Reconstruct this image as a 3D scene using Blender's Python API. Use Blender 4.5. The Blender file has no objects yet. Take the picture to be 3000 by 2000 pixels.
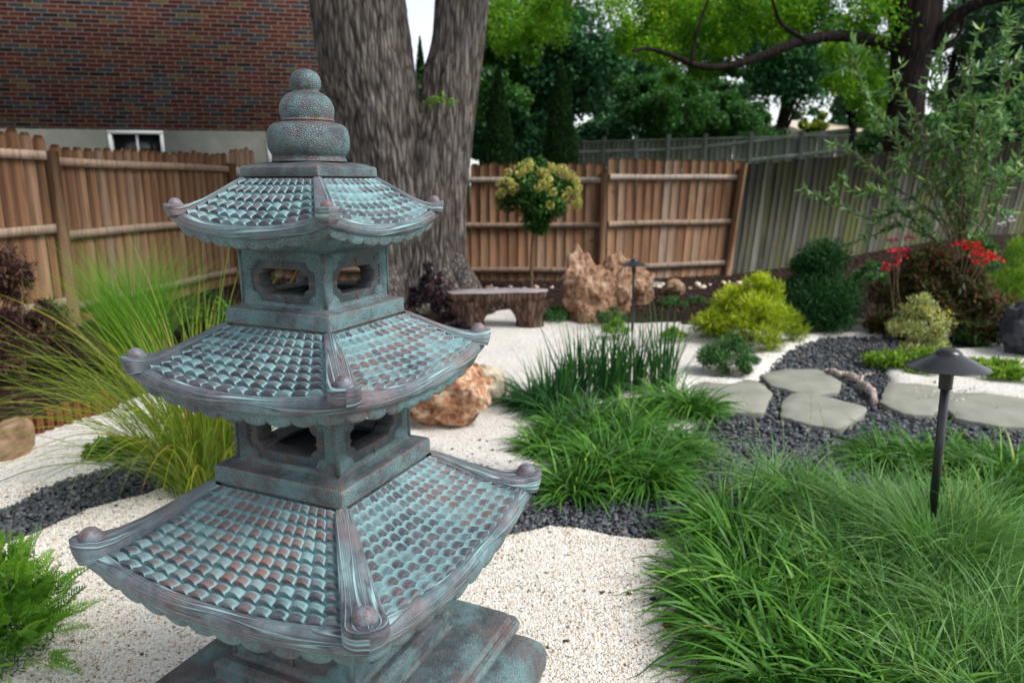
import bpy, bmesh, math, random
import numpy as np
from mathutils import Vector, noise as mnoise

random.seed(7)
rng = np.random.default_rng(11)
R = math.radians
sc = bpy.context.scene
C = sc.collection

# ------------------------------------------------------------------ camera, world, sun, exposure
CAM_H, F_PX, PITCH = 1.58, 2100.0, R(12.65)
cd = bpy.data.cameras.new('camera'); cam = bpy.data.objects.new('camera', cd); C.objects.link(cam)
cd.sensor_width = 36; cd.lens = F_PX/3000*36; cd.clip_start = 0.05; cd.clip_end = 400
cam.location = (0, 0, CAM_H); cam.rotation_euler = (math.pi/2-PITCH, 0, 0)
cd.dof.use_dof = True; cd.dof.focus_distance = 1.66; cd.dof.aperture_fstop = 3.6
sc.camera = cam
w = bpy.data.worlds.new('World'); sc.world = w; w.use_nodes = True
wn = w.node_tree; bg = wn.nodes['Background']
sky = wn.nodes.new('ShaderNodeTexSky'); sky.sky_type = 'NISHITA'; sky.sun_disc = False
SUN_EL, SUN_AZ = R(50), R(112)          # azimuth clockwise from +Y
sky.sun_elevation = SUN_EL; sky.sun_rotation = SUN_AZ; sky.dust_density = 1.0; sky.air_density = 1.0
hs = wn.nodes.new('ShaderNodeHueSaturation'); hs.inputs['Saturation'].default_value = 0.30
wn.links.new(sky.outputs[0], hs.inputs['Color']); wn.links.new(hs.outputs[0], bg.inputs['Color'])
bg.inputs['Strength'].default_value = 0.13
sd = bpy.data.lights.new('sun', 'SUN'); so = bpy.data.objects.new('sun', sd); C.objects.link(so)
sd.energy = 2.0; sd.angle = R(24); sd.color = (1, .97, .93)
sdir = Vector((math.sin(SUN_AZ)*math.cos(SUN_EL), math.cos(SUN_AZ)*math.cos(SUN_EL), math.sin(SUN_EL)))
so.rotation_euler = sdir.to_track_quat('Z', 'Y').to_euler(); so.location = (0, -3, 12)
sc.view_settings.view_transform = 'Standard'; sc.view_settings.look = 'None'
sc.view_settings.exposure = 0.84; sc.view_settings.gamma = 1
sc.cycles.use_denoising = True
sc.cycles.max_bounces = 6; sc.cycles.diffuse_bounces = 3; sc.cycles.glossy_bounces = 2; sc.cycles.transmission_bounces = 3
sc.cycles.transparent_max_bounces = 4; sc.cycles.caustics_reflective = False; sc.cycles.caustics_refractive = False

# ------------------------------------------------------------------ photo pixel -> world (3000x2000 pixels; F() takes the 2352-wide view)
cp, sp = math.cos(PITCH), math.sin(PITCH)
def ray(x, y):
    u, v = (x-1500)/F_PX, -(y-1000)/F_PX
    return np.array([u, cp+v*sp, -sp+v*cp])
def pd(x, y, Y):                       # the point of that ray at world distance Y
    d = ray(x, y); return np.array([0, 0, CAM_H])+d*(Y/d[1])
S = 3000/2352
def smooth(a): a = np.clip(a, 0, 1); return a*a*(3-2*a)
def terrain0(x, y):
    x = np.asarray(x, float); y = np.asarray(y, float)
    return .48*smooth((x-3.3)/6.5)*smooth((y-8.6)/4.5) + .10*smooth((-2.3-x)/2.5)*smooth((y-3.5)/2)
def gp(x, y, z=0.0):                   # the point of that ray at height z above the terrain
    d = ray(x, y); h = 0.0
    for _ in range(12):
        t = (h+z-CAM_H)/d[2]; p = np.array([0, 0, CAM_H])+d*t
        h = float(terrain0(p[0], p[1]))
    return p
def Fg(x, y, z=0.0): return gp(x*S, y*S, z)
def Fd(x, y, Y): return pd(x*S, y*S, Y)

# ------------------------------------------------------------------ object helpers
def tag(o, label=None, cat=None, group=None, kind=None):
    if label: o['label'] = label
    if cat: o['category'] = cat
    if group: o['group'] = group
    if kind or cat: o['kind'] = kind or 'thing'
    return o
def empty(name, loc=(0, 0, 0), rz=0.0, label=None, cat=None, group=None):
    o = bpy.data.objects.new(name, None); C.objects.link(o); o.location = [float(a) for a in loc]; o.rotation_euler = (0, 0, rz)
    o.empty_display_size = .1
    return tag(o, label, cat, group)
def mk(name, V, Fc, mat, parent=None, attrs=None, uv=None, smooth_=True, rebase=None, sharp=0):
    V = np.asarray(V, np.float64).reshape(-1, 3)
    if rebase is not None: V = V-np.asarray(rebase)
    me = bpy.data.meshes.new(name)
    if isinstance(Fc, np.ndarray):
        n, k = Fc.shape
        me.vertices.add(len(V)); me.vertices.foreach_set('co', V.astype(np.float32).ravel())
        me.loops.add(n*k); me.loops.foreach_set('vertex_index', Fc.astype(np.int32).ravel())
        me.polygons.add(n); me.polygons.foreach_set('loop_start', (np.arange(n)*k).astype(np.int32))
        try: me.polygons.foreach_set('loop_total', np.full(n, k, np.int32))
        except Exception: pass
        me.update(calc_edges=True)
    else:
        me.from_pydata([tuple(v) for v in V], [], [tuple(f) for f in Fc]); me.update()
    if attrs:
        for k_, a in attrs.items():
            at = me.attributes.new(k_, 'FLOAT', 'POINT'); at.data.foreach_set('value', np.asarray(a, np.float32).ravel())
    if uv is not None:
        li = np.empty(len(me.loops), np.int32); me.loops.foreach_get('vertex_index', li)
        ul = me.uv_layers.new(name='UVMap'); ul.data.foreach_set('uv', np.asarray(uv, np.float32)[li].ravel())
    me.validate()
    if smooth_: me.polygons.foreach_set('use_smooth', np.ones(len(me.polygons), bool))
    if sharp: me.set_sharp_from_angle(angle=R(sharp))
    me.materials.append(mat)
    o = bpy.data.objects.new(name, me); C.objects.link(o)
    if rebase is not None and parent is None: o.location = [float(a) for a in rebase]
    if parent is not None: o.parent = parent
    return o
def bm_obj(name, bm, mat, parent=None, smooth_=False, loc=None):
    me = bpy.data.meshes.new(name); bm.to_mesh(me); bm.free()
    if smooth_: me.polygons.foreach_set('use_smooth', np.ones(len(me.polygons), bool))
    me.materials.append(mat); o = bpy.data.objects.new(name, me); C.objects.link(o)
    if parent is not None: o.parent = parent
    if loc is not None: o.location = [float(a) for a in loc]
    return o
def grid_faces(nu, nv, closed_u=False, off=0):       # vertices indexed [v*nu+u]
    u = np.arange(nu if closed_u else nu-1); v = np.arange(nv-1)
    U, Vv = np.meshgrid(u, v); U = U.ravel(); Vv = Vv.ravel(); U2 = (U+1) % nu
    return np.stack([Vv*nu+U, Vv*nu+U2, (Vv+1)*nu+U2, (Vv+1)*nu+U], 1)+off
class MB:                                            # collects pieces into one mesh
    def __init__(s): s.V = []; s.F = []; s.A = {}; s.U = []; s.n = 0
    def add(s, V, Fc, uv=None, **at):
        V = np.asarray(V, float).reshape(-1, 3); s.V.append(V)
        Fc = np.asarray(Fc)
        if Fc.shape[1] == 3: Fc = np.concatenate([Fc, Fc[:, 2:3]], 1)
        s.F.append(Fc+s.n); s.n += len(V)
        for k, a in at.items(): s.A.setdefault(k, []).append(np.broadcast_to(np.asarray(a, float), (len(V),)).copy())
        if uv is not None: s.U.append(uv)
    def box(s, c, size, ax=None, **at):
        hx, hy, hz = [d/2 for d in size]
        P = np.array([[x, y, z] for z in (-hz, hz) for y in (-hy, hy) for x in (-hx, hx)])
        if ax is not None: P = P@np.asarray(ax)      # rows of ax = local axes
        s.add(P+np.asarray(c), np.array([[0, 2, 3, 1], [4, 5, 7, 6], [0, 1, 5, 4], [2, 6, 7, 3], [0, 4, 6, 2], [1, 3, 7, 5]]), **at)
    def tube(s, P, rad, n=8, cap=True, **at):
        V, Fc = tube(P, rad, n, cap); s.add(V, Fc, **at)
    def build(s, name, mat, parent=None, smooth_=True, rebase=None):
        V = np.concatenate(s.V); Fc = np.concatenate(s.F)
        A = {k: np.concatenate(a) for k, a in s.A.items()}; U = np.concatenate(s.U) if s.U else None
        tri = Fc[:, 2] == Fc[:, 3]
        if tri.any(): Fc = [tuple(f[:3]) if t else tuple(f) for f, t in zip(Fc.tolist(), tri)]
        return mk(name, V, Fc, mat, parent, A, U, smooth_, rebase)
def tube(P, rad, n=8, cap=True):
    P = np.asarray(P, float); m = len(P); rad = np.broadcast_to(np.asarray(rad, float), (m,))
    T = np.gradient(P, axis=0); T /= np.linalg.norm(T, axis=1)[:, None]+1e-12
    up = np.array([0, 0, 1.0]) if abs(T[0][2]) < .9 else np.array([1.0, 0, 0])
    rings = []
    a = np.arange(n)*2*np.pi/n
    x = np.cross(up, T[0]); x /= np.linalg.norm(x)
    for i in range(m):
        x = x-T[i]*np.dot(x, T[i]); x /= np.linalg.norm(x)+1e-12
        y = np.cross(T[i], x)
        rings.append(P[i]+rad[i]*(np.cos(a)[:, None]*x+np.sin(a)[:, None]*y))
    V = np.concatenate(rings); Fc = grid_faces(n, m, True)
    if cap:
        V = np.concatenate([V, P[:1], P[-1:]]); k = len(V)
        i = np.arange(n); j = (i+1) % n
        Fc = np.concatenate([Fc, np.stack([j, i, np.full(n, k-2), np.full(n, k-2)], 1),
                             np.stack([(m-1)*n+i, (m-1)*n+j, np.full(n, k-1), np.full(n, k-1)], 1)])
    return V, Fc
def spline(pts, n):                                  # smooth curve through points (Catmull-Rom), any dimension
    P = np.asarray(pts, float); P = np.concatenate([2*P[:1]-P[1:2], P, 2*P[-1:]-P[-2:-1]])
    t = np.linspace(0, len(P)-3-1e-9, n); i = t.astype(int); f = (t-i)[:, None]
    a, b, c, d = P[i], P[i+1], P[i+2], P[i+3]
    return .5*((2*b)+(c-a)*f+(2*a-5*b+4*c-d)*f**2+(3*b-a-3*c+d)*f**3)
def vnoise(P, seed=0, octs=3):                       # cheap smooth pseudo noise, vectorised, about -1..1
    P = np.asarray(P, float); r = np.random.default_rng(seed); out = np.zeros(len(P)); amp = 1.0; tot = 0
    for o in range(octs):
        acc = np.zeros(len(P))
        for k in range(5):
            d = r.normal(size=3); d /= np.linalg.norm(d)
            acc += np.sin(P@d*(2.0**o)*r.uniform(.7, 1.4)+r.uniform(0, 6.28)+1.7*np.sin(P@np.roll(d, 1)*(2.0**o)*.8+k))
        out += acc/2.6*amp; tot += amp; amp *= .55
    return out/tot

# ------------------------------------------------------------------ material helpers
class NT:
    def __init__(s, name):
        s.m = bpy.data.materials.new(name); s.m.use_nodes = True; s.t = s.m.node_tree; s.b = s.t.nodes['Principled BSDF']
    def n(s, typ, **kw):
        nd = s.t.nodes.new('ShaderNode'+typ)
        for k, v in kw.items():
            if k.startswith('_'): setattr(nd, k[1:], v)
            else: s.set(nd, k.replace('__', ' '), v)
        return nd
    def set(s, nd, k, v):
        i = nd.inputs[int(k[1:])] if k[0] == 'i' and k[1:].isdigit() else nd.inputs[k]
        if isinstance(v, bpy.types.NodeSocket): s.t.links.new(v, i)
        elif isinstance(v, bpy.types.Node): s.t.links.new(v.outputs[0], i)
        else: i.default_value = v
    def math(s, op, a, b=0.0, c=None, clamp=False):
        nd = s.n('Math', _operation=op, _use_clamp=clamp); s.set(nd, 'i0', a); s.set(nd, 'i1', b)
        if c is not None: s.set(nd, 'i2', c)
        return nd.outputs[0]
    def mix(s, f, a, b, mode='MIX'):
        nd = s.n('MixRGB', _blend_type=mode); s.set(nd, 'Fac', f); s.set(nd, 'Color1', col(a)); s.set(nd, 'Color2', col(b)); return nd.outputs[0]
    def ramp(s, f, stops, interp='LINEAR'):
        nd = s.n('ValToRGB'); s.set(nd, 'Fac', f); cr = nd.color_ramp; cr.interpolation = interp
        while len(cr.elements) < len(stops): cr.elements.new(.5)
        for e, (p, c) in zip(cr.elements, stops):
            e.position = p; e.color = (*c, 1) if isinstance(c, tuple) and len(c) == 3 else ((c, c, c, 1) if not isinstance(c, tuple) else c)
        return nd.outputs[0]
    def noise(s, scale, detail=3, rough=.5, vec=None, dist=0.0):
        nd = s.n('TexNoise', Scale=scale, Detail=detail, Roughness=rough, Distortion=dist)
        if vec is not None: s.set(nd, 'Vector', vec)
        return nd.outputs['Fac']
    def obj(s): return s.n('TexCoord').outputs['Object']
    def mapv(s, vec, scale):
        nd = s.n('Mapping'); s.set(nd, 'Vector', vec); nd.inputs['Scale'].default_value = scale; return nd.outputs[0]
    def attr(s, name): return s.n('Attribute', _attribute_name=name).outputs['Fac']
    def bump(s, h, strength=.5, dist=.01, nrm=None):
        nd = s.n('Bump', Strength=strength, Distance=dist); s.set(nd, 'Height', h)
        if nrm is not None: s.set(nd, 'Normal', nrm)
        return nd.outputs[0]
    def out(s, base=None, rough=None, nrm=None, spec=None, metal=None):
        if base is not None: s.set(s.b, 'Base Color', col(base))
        if rough is not None: s.set(s.b, 'Roughness', rough)
        if nrm is not None: s.set(s.b, 'Normal', nrm)
        if spec is not None: s.set(s.b, 'Specular IOR Level', spec)
        if metal is not None: s.set(s.b, 'Metallic', metal)
        return s.m
def col(c): return (*c, 1.0) if isinstance(c, tuple) and len(c) == 3 else c

TEAL, TEAL_L, DARK, COPPER, PALE = (.105, .215, .225), (.25, .41, .425), (.030, .025, .036), (.26, .115, .085), (.33, .36, .42)
def mat_patina(kind):
    g = NT('patina_'+kind); co = g.obj()
    big = g.noise(5.5, 3, .55, co); mid = g.noise(38, 4, .65, co); fine = g.noise(260, 3, .7, co)
    teal = g.mix(g.ramp(mid, [(.35, 0.), (.68, 1.)]), TEAL, TEAL_L)
    rub = g.mix(g.ramp(g.noise(3.2, 3, .6, co), [(.47, 0.), (.66, 1.)]), DARK, COPPER)
    rub = g.mix(g.ramp(g.noise(23, 3, .6, co), [(.40, 0.), (.66, .7)]), rub, (.16, .125, .145))
    if kind == 'tile':
        wv = g.attr('wear')
        streak = g.noise(1.0, 4, .75, g.mapv(co, (420, 420, 60)))
        m = g.math('ADD', wv, g.math('MULTIPLY', g.math('SUBTRACT', streak, .5), 1.1))
        m = g.math('ADD', m, g.math('MULTIPLY', g.math('SUBTRACT', big, .5), .9))
        m = g.math('ADD', m, g.math('MULTIPLY', g.math('SUBTRACT', mid, .5), .8))
        mask = g.ramp(m, [(.32, 0.), (.80, .92)])
        teal = g.mix(.35, teal, (.26, .43, .45))
        lo = g.mix(g.ramp(streak, [(.5, 0.), (.72, .6)]), rub, (.22, .27, .30))
        c = g.mix(mask, teal, lo)
        nrm = g.bump(g.math('ADD', streak, g.math('MULTIPLY', fine, .5)), .35, .0016)
        return g.out(c, g.ramp(mask, [(0, .62), (1, .42)]), nrm, .45)
    if kind.startswith('crackle'):
        dk = .16 if 'dark' in kind else 0.0
        wc = g.n('MixRGB', _blend_type='ADD'); g.set(wc, 'Fac', .004); g.set(wc, 'Color1', co)
        g.set(wc, 'Color2', g.n('TexNoise', Scale=30.0, Detail=2.0, Vector=co).outputs['Color'])
        vo = g.n('TexVoronoi', _feature='DISTANCE_TO_EDGE', Scale=205.0, Randomness=.9); g.set(vo, 'Vector', wc.outputs[0])
        cell = g.ramp(vo.outputs['Distance'], [(.03, 0.), (.22, 1.)])
        amt = g.ramp(g.noise(10, 4, .7, co, .6), [(.36, .25), (.54, 1.)])
        crack = g.math('MULTIPLY', g.math('SUBTRACT', 1., cell), amt)
        bev = g.n('Bevel', _samples=4, Radius=.006)
        dt = g.n('VectorMath', _operation='DOT_PRODUCT'); g.set(dt, 'i0', bev.outputs[0]); g.set(dt, 'i1', g.n('NewGeometry').outputs['Normal'])
        edge = g.math('MULTIPLY', g.math('SUBTRACT', 1., dt.outputs['Value']), 9.0, clamp=True)
        upf = g.n('SeparateXYZ'); g.set(upf, 'i0', g.n('NewGeometry').outputs['Normal'])
        upz = g.math('MULTIPLY', g.ramp(upf.outputs['Z'], [(.6, 0.), (.95, 1.)]), .07)
        blotch = g.ramp(g.math('ADD', upz, g.math('ADD', g.math('MULTIPLY', big, .6), g.math('MULTIPLY', mid, .45))), [(.47-dk, 0.), (.60-dk, .95)])
        mask = g.math('MULTIPLY', blotch, .8)
        c = g.mix(mask, g.mix(.3, teal, (.25, .42, .43)), rub); c = g.mix(g.math('MULTIPLY', crack, .58), c, (.035, .028, .034))
        ed = g.math('MULTIPLY', edge, g.ramp(g.noise(16, 3, .6, co), [(.3, .35), (.52, 1.)]))
        c = g.mix(ed, c, (.36, .17, .115))
        nrm = g.bump(cell, .8, .003); nrm = g.bump(fine, .25, .0012, nrm)
        return g.out(c, .52, nrm, .42)
    if kind == 'wood':
        uv = g.n('TexCoord').outputs['UV']
        mv = g.mapv(uv, (5, 70, 1))
        wob = g.n('TexNoise', Scale=.55, Detail=1.0); g.set(wob, 'Vector', mv)
        sep = g.n('SeparateXYZ'); g.set(sep, 'i0', mv)
        ph = g.math('ADD', sep.outputs['Y'], g.math('MULTIPLY', wob.outputs['Fac'], 4.2))
        ph2 = g.math('FRACT', ph)
        tri = g.math('MULTIPLY', g.math('ABSOLUTE', g.math('SUBTRACT', ph2, .5)), 2.0)
        gate = g.ramp(g.noise(.9, 2, .5, mv), [(.34, 0.), (.5, 1.)])
        line = g.math('MULTIPLY', g.ramp(tri, [(.72, 0.), (.92, .85)]), gate)
        strk = g.noise(1.0, 4, .7, g.mapv(uv, (40, 500, 1)))
        m = g.math('ADD', g.math('MULTIPLY', big, .65), g.math('MULTIPLY', strk, .5))
        body = g.mix(g.ramp(m, [(.42, .08), (.61, .95)]), teal, rub)
        body = g.mix(g.ramp(strk, [(.46, 0.), (.68, .36)]), body, PALE)
        dline = g.math('MULTIPLY', g.ramp(tri, [(.45, 0.), (.62, 1.), (.74, 0.)]), .75)
        c = g.mix(dline, body, DARK); c = g.mix(line, c, (.30, .48, .49))
        nrm = g.bump(g.math('SUBTRACT', 1., line), .8, .004); nrm = g.bump(strk, .3, .0015, nrm)
        return g.out(c, .5, nrm, .42)
    if kind == 'knob':
        m = g.ramp(g.math('ADD', g.math('MULTIPLY', mid, .6), g.math('MULTIPLY', fine, .4)), [(.42, 0.), (.6, 1.)])
        c = g.mix(m, g.mix(.25, rub, COPPER), (.17, .2, .235)); return g.out(c, .5, g.bump(fine, .4, .0015), .45)
M = {}
for k in ('tile', 'crackle', 'crackle_dark', 'wood', 'knob'): M[k] = mat_patina(k)

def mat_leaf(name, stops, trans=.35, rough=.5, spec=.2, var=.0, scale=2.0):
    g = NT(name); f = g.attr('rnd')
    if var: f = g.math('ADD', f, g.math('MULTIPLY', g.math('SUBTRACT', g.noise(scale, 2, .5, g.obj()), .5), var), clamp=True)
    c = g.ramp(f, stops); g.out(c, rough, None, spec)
    tr = g.n('BsdfTranslucent'); g.set(tr, 'Color', g.mix(.5, c, (.35, .5, .05), 'SOFT_LIGHT'))
    mx = g.n('MixShader', Fac=trans); g.t.links.new(g.b.outputs[0], mx.inputs[1]); g.t.links.new(tr.outputs[0], mx.inputs[2])
    g.t.links.new(mx.outputs[0], g.t.nodes['Material Output'].inputs['Surface']); return g.m
def mat_plain(name, stops, scale=8, rough=.7, bump=.3, bscale=60, spec=.3, bdist=.004, stretch=(1, 1, 1)):
    g = NT(name); co = g.mapv(g.obj(), stretch)
    return g.out(g.ramp(g.noise(scale, 5, .6, co), stops), rough, g.bump(g.noise(bscale, 4, .6, co), bump, bdist), spec)

# gravel, mulch, flagstone, stone
def mat_white_gravel():
    g = NT('white_gravel_grit'); co = g.obj()
    v = g.n('TexVoronoi', _feature='F1', Scale=165.0, Randomness=1.0); g.set(v, 'Vector', co)
    sepc = g.n('SeparateColor'); g.set(sepc, 'Color', v.outputs['Color'])
    c = g.ramp(sepc.outputs[0], [(0, (.10, .095, .09)), (.035, (.26, .23, .20)), (.09, (.48, .38, .26)), (.18, (.62, .54, .43)), (.3, (.72, .69, .64)), (.7, (.81, .79, .76)), (1, (.87, .86, .84))])
    c = g.mix(g.ramp(g.noise(1.6, 4, .6, co), [(.4, 0.), (.75, .25)]), c, (.72, .69, .64), 'MULTIPLY')
    c = g.mix(g.ramp(g.noise(14, 4, .6, co), [(.62, 0.), (.8, .5)]), c, (.45, .38, .30), 'MULTIPLY')
    h = g.math('SUBTRACT', 1., g.math('MULTIPLY', v.outputs['Distance'], 1.3))
    nrm = g.bump(h, .9, .0045); nrm = g.bump(g.noise(30, 4, .7, co), .5, .01, nrm)
    return g.out(c, .85, nrm, .2)
M['white'] = mat_white_gravel()
def mat_rnd(name, stops, rough=.7, bump=.4, bscale=120, spec=.3):
    g = NT(name); return g.out(g.ramp(g.attr('rnd'), stops), rough, g.bump(g.noise(bscale, 3, .6, g.obj()), bump, .003), spec)
M['wchip'] = mat_rnd('white_chip', [(0, (.07, .065, .06)), (.03, (.16, .14, .12)), (.07, (.42, .27, .15)), (.16, (.62, .48, .33)), (.3, (.76, .70, .60)), (1, (.88, .86, .81))], .75)
M['slate'] = mat_rnd('dark_slate_chip', [(0, (.035, .04, .046)), (.5, (.075, .085, .098)), (.85, (.12, .13, .145)), (.97, (.19, .19, .195)), (1, (.22, .14, .10))], .55, .5, 90, .4)
M['slate_bed'] = mat_plain('slate_bed', [(.3, (.03, .033, .038)), (.7, (.09, .10, .11))], 45, .8, .8, 60, .3, .01)
M['mulch'] = mat_plain('mulch', [(.3, (0.011, 0.006, 0.005)), (.55, (0.028, 0.014, 0.010)), (.8, (0.050, 0.028, 0.021))], 22, .9, 1., 45, .15, .02)
M['bark_chip'] = mat_rnd('bark_chip', [(0, (0.011, 0.007, 0.005)), (.6, (0.041, 0.020, 0.014)), (1, (0.094, 0.055, 0.041))], .85)
M['far_ground'] = mat_plain('far_ground', [(.3, (.02, .035, .012)), (.7, (.05, .08, .02))], 3, .9, .3, 20, .1)
M['flag'] = mat_plain('flagstone', [(.25, (0.193, 0.198, 0.160)), (.5, (0.260, 0.260, 0.218)), (.8, (0.328, 0.323, 0.280))], 3.5, .75, .35, 40, .25, .006)
def mat_rock(name, stops, scale=7, b=1.0):
    g = NT(name); co = g.obj()
    n1 = g.noise(scale, 8, .68, co, .6)
    v = g.n('TexVoronoi', _feature='F1', Scale=scale*2.6); g.set(v, 'Vector', co)
    f = g.math('ADD', g.math('MULTIPLY', n1, .85), g.math('MULTIPLY', v.outputs['Distance'], .18))
    nrm = g.bump(g.math('ADD', n1, g.math('MULTIPLY', v.outputs['Distance'], .5)), b, .03)
    return g.out(g.ramp(f, stops), .8, nrm, .25)
M['rock_orange'] = mat_rock('orange_cream_rock', [(.38, (.10, .05, .03)), (.46, (.33, .15, .08)), (.54, (.45, .24, .13)), (.62, (.60, .47, .34)), (.74, (.70, .62, .50))], 9)
M['rock_cream'] = mat_rock('cream_rock', [(.35, (.22, .16, .10)), (.5, (.55, .46, .33)), (.7, (.68, .62, .50))], 6)
M['rock_brown'] = mat_rock('brown_rock', [(.36, (.055, .030, .018)), (.45, (.20, .105, .060)), (.55, (.33, .195, .120)), (.64, (.46, .33, .23)), (.74, (.55, .45, .35))], 7)
M['rock_tan'] = mat_rock('tan_rock', [(.35, (.14, .08, .045)), (.55, (.33, .21, .13)), (.75, (.42, .31, .22))], 4)
M['rock_grey'] = mat_rock('grey_rock', [(.35, (.13, .14, .14)), (.6, (.28, .30, .30)), (.75, (.4, .42, .42))], 4)
M['rock_black'] = mat_rock('black_rock', [(.35, (.015, .016, .02)), (.6, (.045, .048, .06)), (.8, (.11, .12, .14))], 6)
def mat_bark(name, stops, zs=.10, scale=8.5, dist=.05):
    g = NT(name); co = g.mapv(g.obj(), (1, 1, zs))
    n1 = g.noise(scale, 7, .66, co, 1.2)
    v = g.n('TexVoronoi', _feature='DISTANCE_TO_EDGE', Scale=scale*1.5); g.set(v, 'Vector', g.mapv(g.obj(), (1, 1, zs*.8)))
    h = g.math('ADD', n1, g.math('MULTIPLY', g.math('MINIMUM', v.outputs['Distance'], .25), 1.2))
    c = g.mix(.75, g.ramp(h, stops), g.ramp(g.noise(2.2, 4, .6, g.obj()), [(.35, (.55, .55, .58)), (.7, (1., .93, .86))]), 'MULTIPLY')
    return g.out(c, .9, g.bump(h, 1., dist), .15)
M['bark'] = mat_bark('grey_furrowed_bark', [(.38, (.020, .017, .015)), (.50, (.070, .060, .053)), (.64, (.135, .118, .107)), (.85, (.27, .25, .23))], .13, 15, .06)
M['bark_dark'] = mat_bark('dark_bark', [(.4, (.008, .006, .006)), (.7, (.028, .021, .018)), (.9, (.05, .04, .035))])
M['twig'] = mat_plain('twig', [(.3, (.09, .06, .03)), (.7, (.18, .13, .08))], 20, .8)
def mat_fence(name, stops, moss=None, rough=.8):
    g = NT(name); co = g.obj(); r = g.attr('rnd')
    base = g.ramp(r, stops, 'LINEAR')
    sh = g.n('CombineXYZ'); g.set(sh, 'X', g.math('MULTIPLY', r, 37.)); g.set(sh, 'Y', g.math('MULTIPLY', r, 91.))
    ad = g.n('VectorMath', _operation='ADD'); g.set(ad, 'i0', g.mapv(co, (1, 1, .055))); g.set(ad, 'i1', sh.outputs[0])
    n = g.noise(26, 6, .65, ad.outputs[0], .8)
    c = g.mix(1., base, g.ramp(n, [(.3, (.42, .40, .38)), (.5, (.85, .85, .85)), (.72, (1.22, 1.2, 1.18))]), 'MULTIPLY')
    kn = g.n('TexVoronoi', _feature='F1', Scale=2.6); g.set(kn, 'Vector', g.n('VectorMath', _operation='ADD', i0=co, i1=sh.outputs[0]).outputs[0])
    c = g.mix(g.ramp(kn.outputs['Distance'], [(.035, .9), (.10, 0.)]), c, (.10, .045, .02))
    if moss:
        ms = g.noise(1.6, 4, .6, g.mapv(co, (2.2, 2.2, .35)))
        c = g.mix(g.ramp(ms, [(.43, 0.), (.62, .8)]), c, moss)
    return g.out(c, rough, g.bump(n, .5, .004), .2)
M['cedar'] = mat_fence('cedar', [(0, (0.167, 0.084, 0.045)), (.4, (0.211, 0.113, 0.059)), (.75, (0.248, 0.142, 0.081)), (.93, (0.225, 0.154, 0.106)), (1, (0.243, 0.182, 0.143))])
M['cedar_pale'] = mat_fence('weathered_cedar', [(0, (.22, .125, .075)), (.5, (.31, .19, .12)), (1, (.36, .26, .19))])
M['rail'] = mat_fence('rail_wood', [(0, (0.281, 0.193, 0.138)), (.5, (0.323, 0.239, 0.179)), (1, (0.374, 0.331, 0.285))])
M['rail_grey'] = mat_fence('grey_rail_wood', [(0, (.30, .27, .24)), (1, (.40, .36, .33))])
M['oldwood'] = mat_fence('old_mossy_board', [(0, (0.027, 0.027, 0.020)), (.4, (0.051, 0.050, 0.039)), (.8, (0.074, 0.073, 0.059)), (1, (0.140, 0.136, 0.125))], (0.066, 0.076, 0.016))
M['oldgrey'] = mat_fence('old_grey_board', [(0, (0.283, 0.308, 0.283)), (1, (0.488, 0.513, 0.475))], (0.205, 0.257, 0.154))
def mat_brick():
    g = NT('multicolour_brick'); co = g.obj(); s = g.n('SeparateXYZ'); g.set(s, 'i0', co)
    H, L = .0677, .243
    rz = g.math('DIVIDE', s.outputs['Z'], H); row = g.math('FLOOR', rz); fz = g.math('FRACT', rz)
    off = g.math('MULTIPLY', g.math('FRACT', g.math('MULTIPLY', row, .5)), 1.0)
    jit = g.n('TexWhiteNoise', _noise_dimensions='1D'); g.set(jit, 'W', row)
    cx = g.math('ADD', g.math('ADD', g.math('DIVIDE', s.outputs['X'], L), off), g.math('MULTIPLY', jit.outputs['Value'], .18))
    cl = g.math('FLOOR', cx); fx = g.math('FRACT', cx)
    cv = g.n('CombineXYZ'); g.set(cv, 'X', cl); g.set(cv, 'Y', row)
    wn_ = g.n('TexWhiteNoise', _noise_dimensions='2D'); g.set(wn_, 'Vector', cv.outputs[0])
    c = g.ramp(wn_.outputs['Value'], [(0, (0.126, 0.034, 0.024)), (.22, (0.102, 0.026, 0.022)), (.38, (0.162, 0.050, 0.031)), (.50, (0.066, 0.024, 0.022)), (.60, (0.114, 0.066, 0.042)), (.68, (0.060, 0.066, 0.079)), (.84, (0.041, 0.046, 0.055)), (.90, (0.156, 0.114, 0.048)), (.95, (0.026, 0.024, 0.026))], 'CONSTANT')
    blot = g.noise(14, 4, .7, co)
    c = g.mix(.8, c, g.ramp(blot, [(.3, (.62, .62, .62)), (.7, (1.25, 1.2, 1.15))]), 'MULTIPLY')
    mx = g.math('MAXIMUM', g.math('LESS_THAN', fz, .14), g.math('LESS_THAN', fx, .045))
    c = g.mix(mx, c, g.mix(g.noise(9, 3, .6, co), (.27, .235, .205), (.40, .35, .31)))
    c = g.mix(g.ramp(g.noise(.7, 3, .6, co), [(.35, 0.), (.75, .4)]), c, (.5, .46, .42), 'MULTIPLY')
    return g.out(c, .85, g.bump(g.math('SUBTRACT', 1., mx), .6, .006), .2)
M['brick'] = mat_brick()
M['concrete'] = mat_plain('concrete', [(.3, (0.105, 0.109, 0.092)), (.6, (0.143, 0.146, 0.126)), (.8, (0.184, 0.184, 0.163))], 2.5, .85, .3, 40)
def plainc(name, c, rough=.5, spec=.5, metal=0.0):
    g = NT(name); co = g.obj(); n = g.noise(30, 3, .6, co)
    return g.out(g.mix(n, tuple(a*.85 for a in c), tuple(min(1, a*1.15) for a in c)), rough, g.bump(n, .1, .002), spec, metal)
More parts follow.
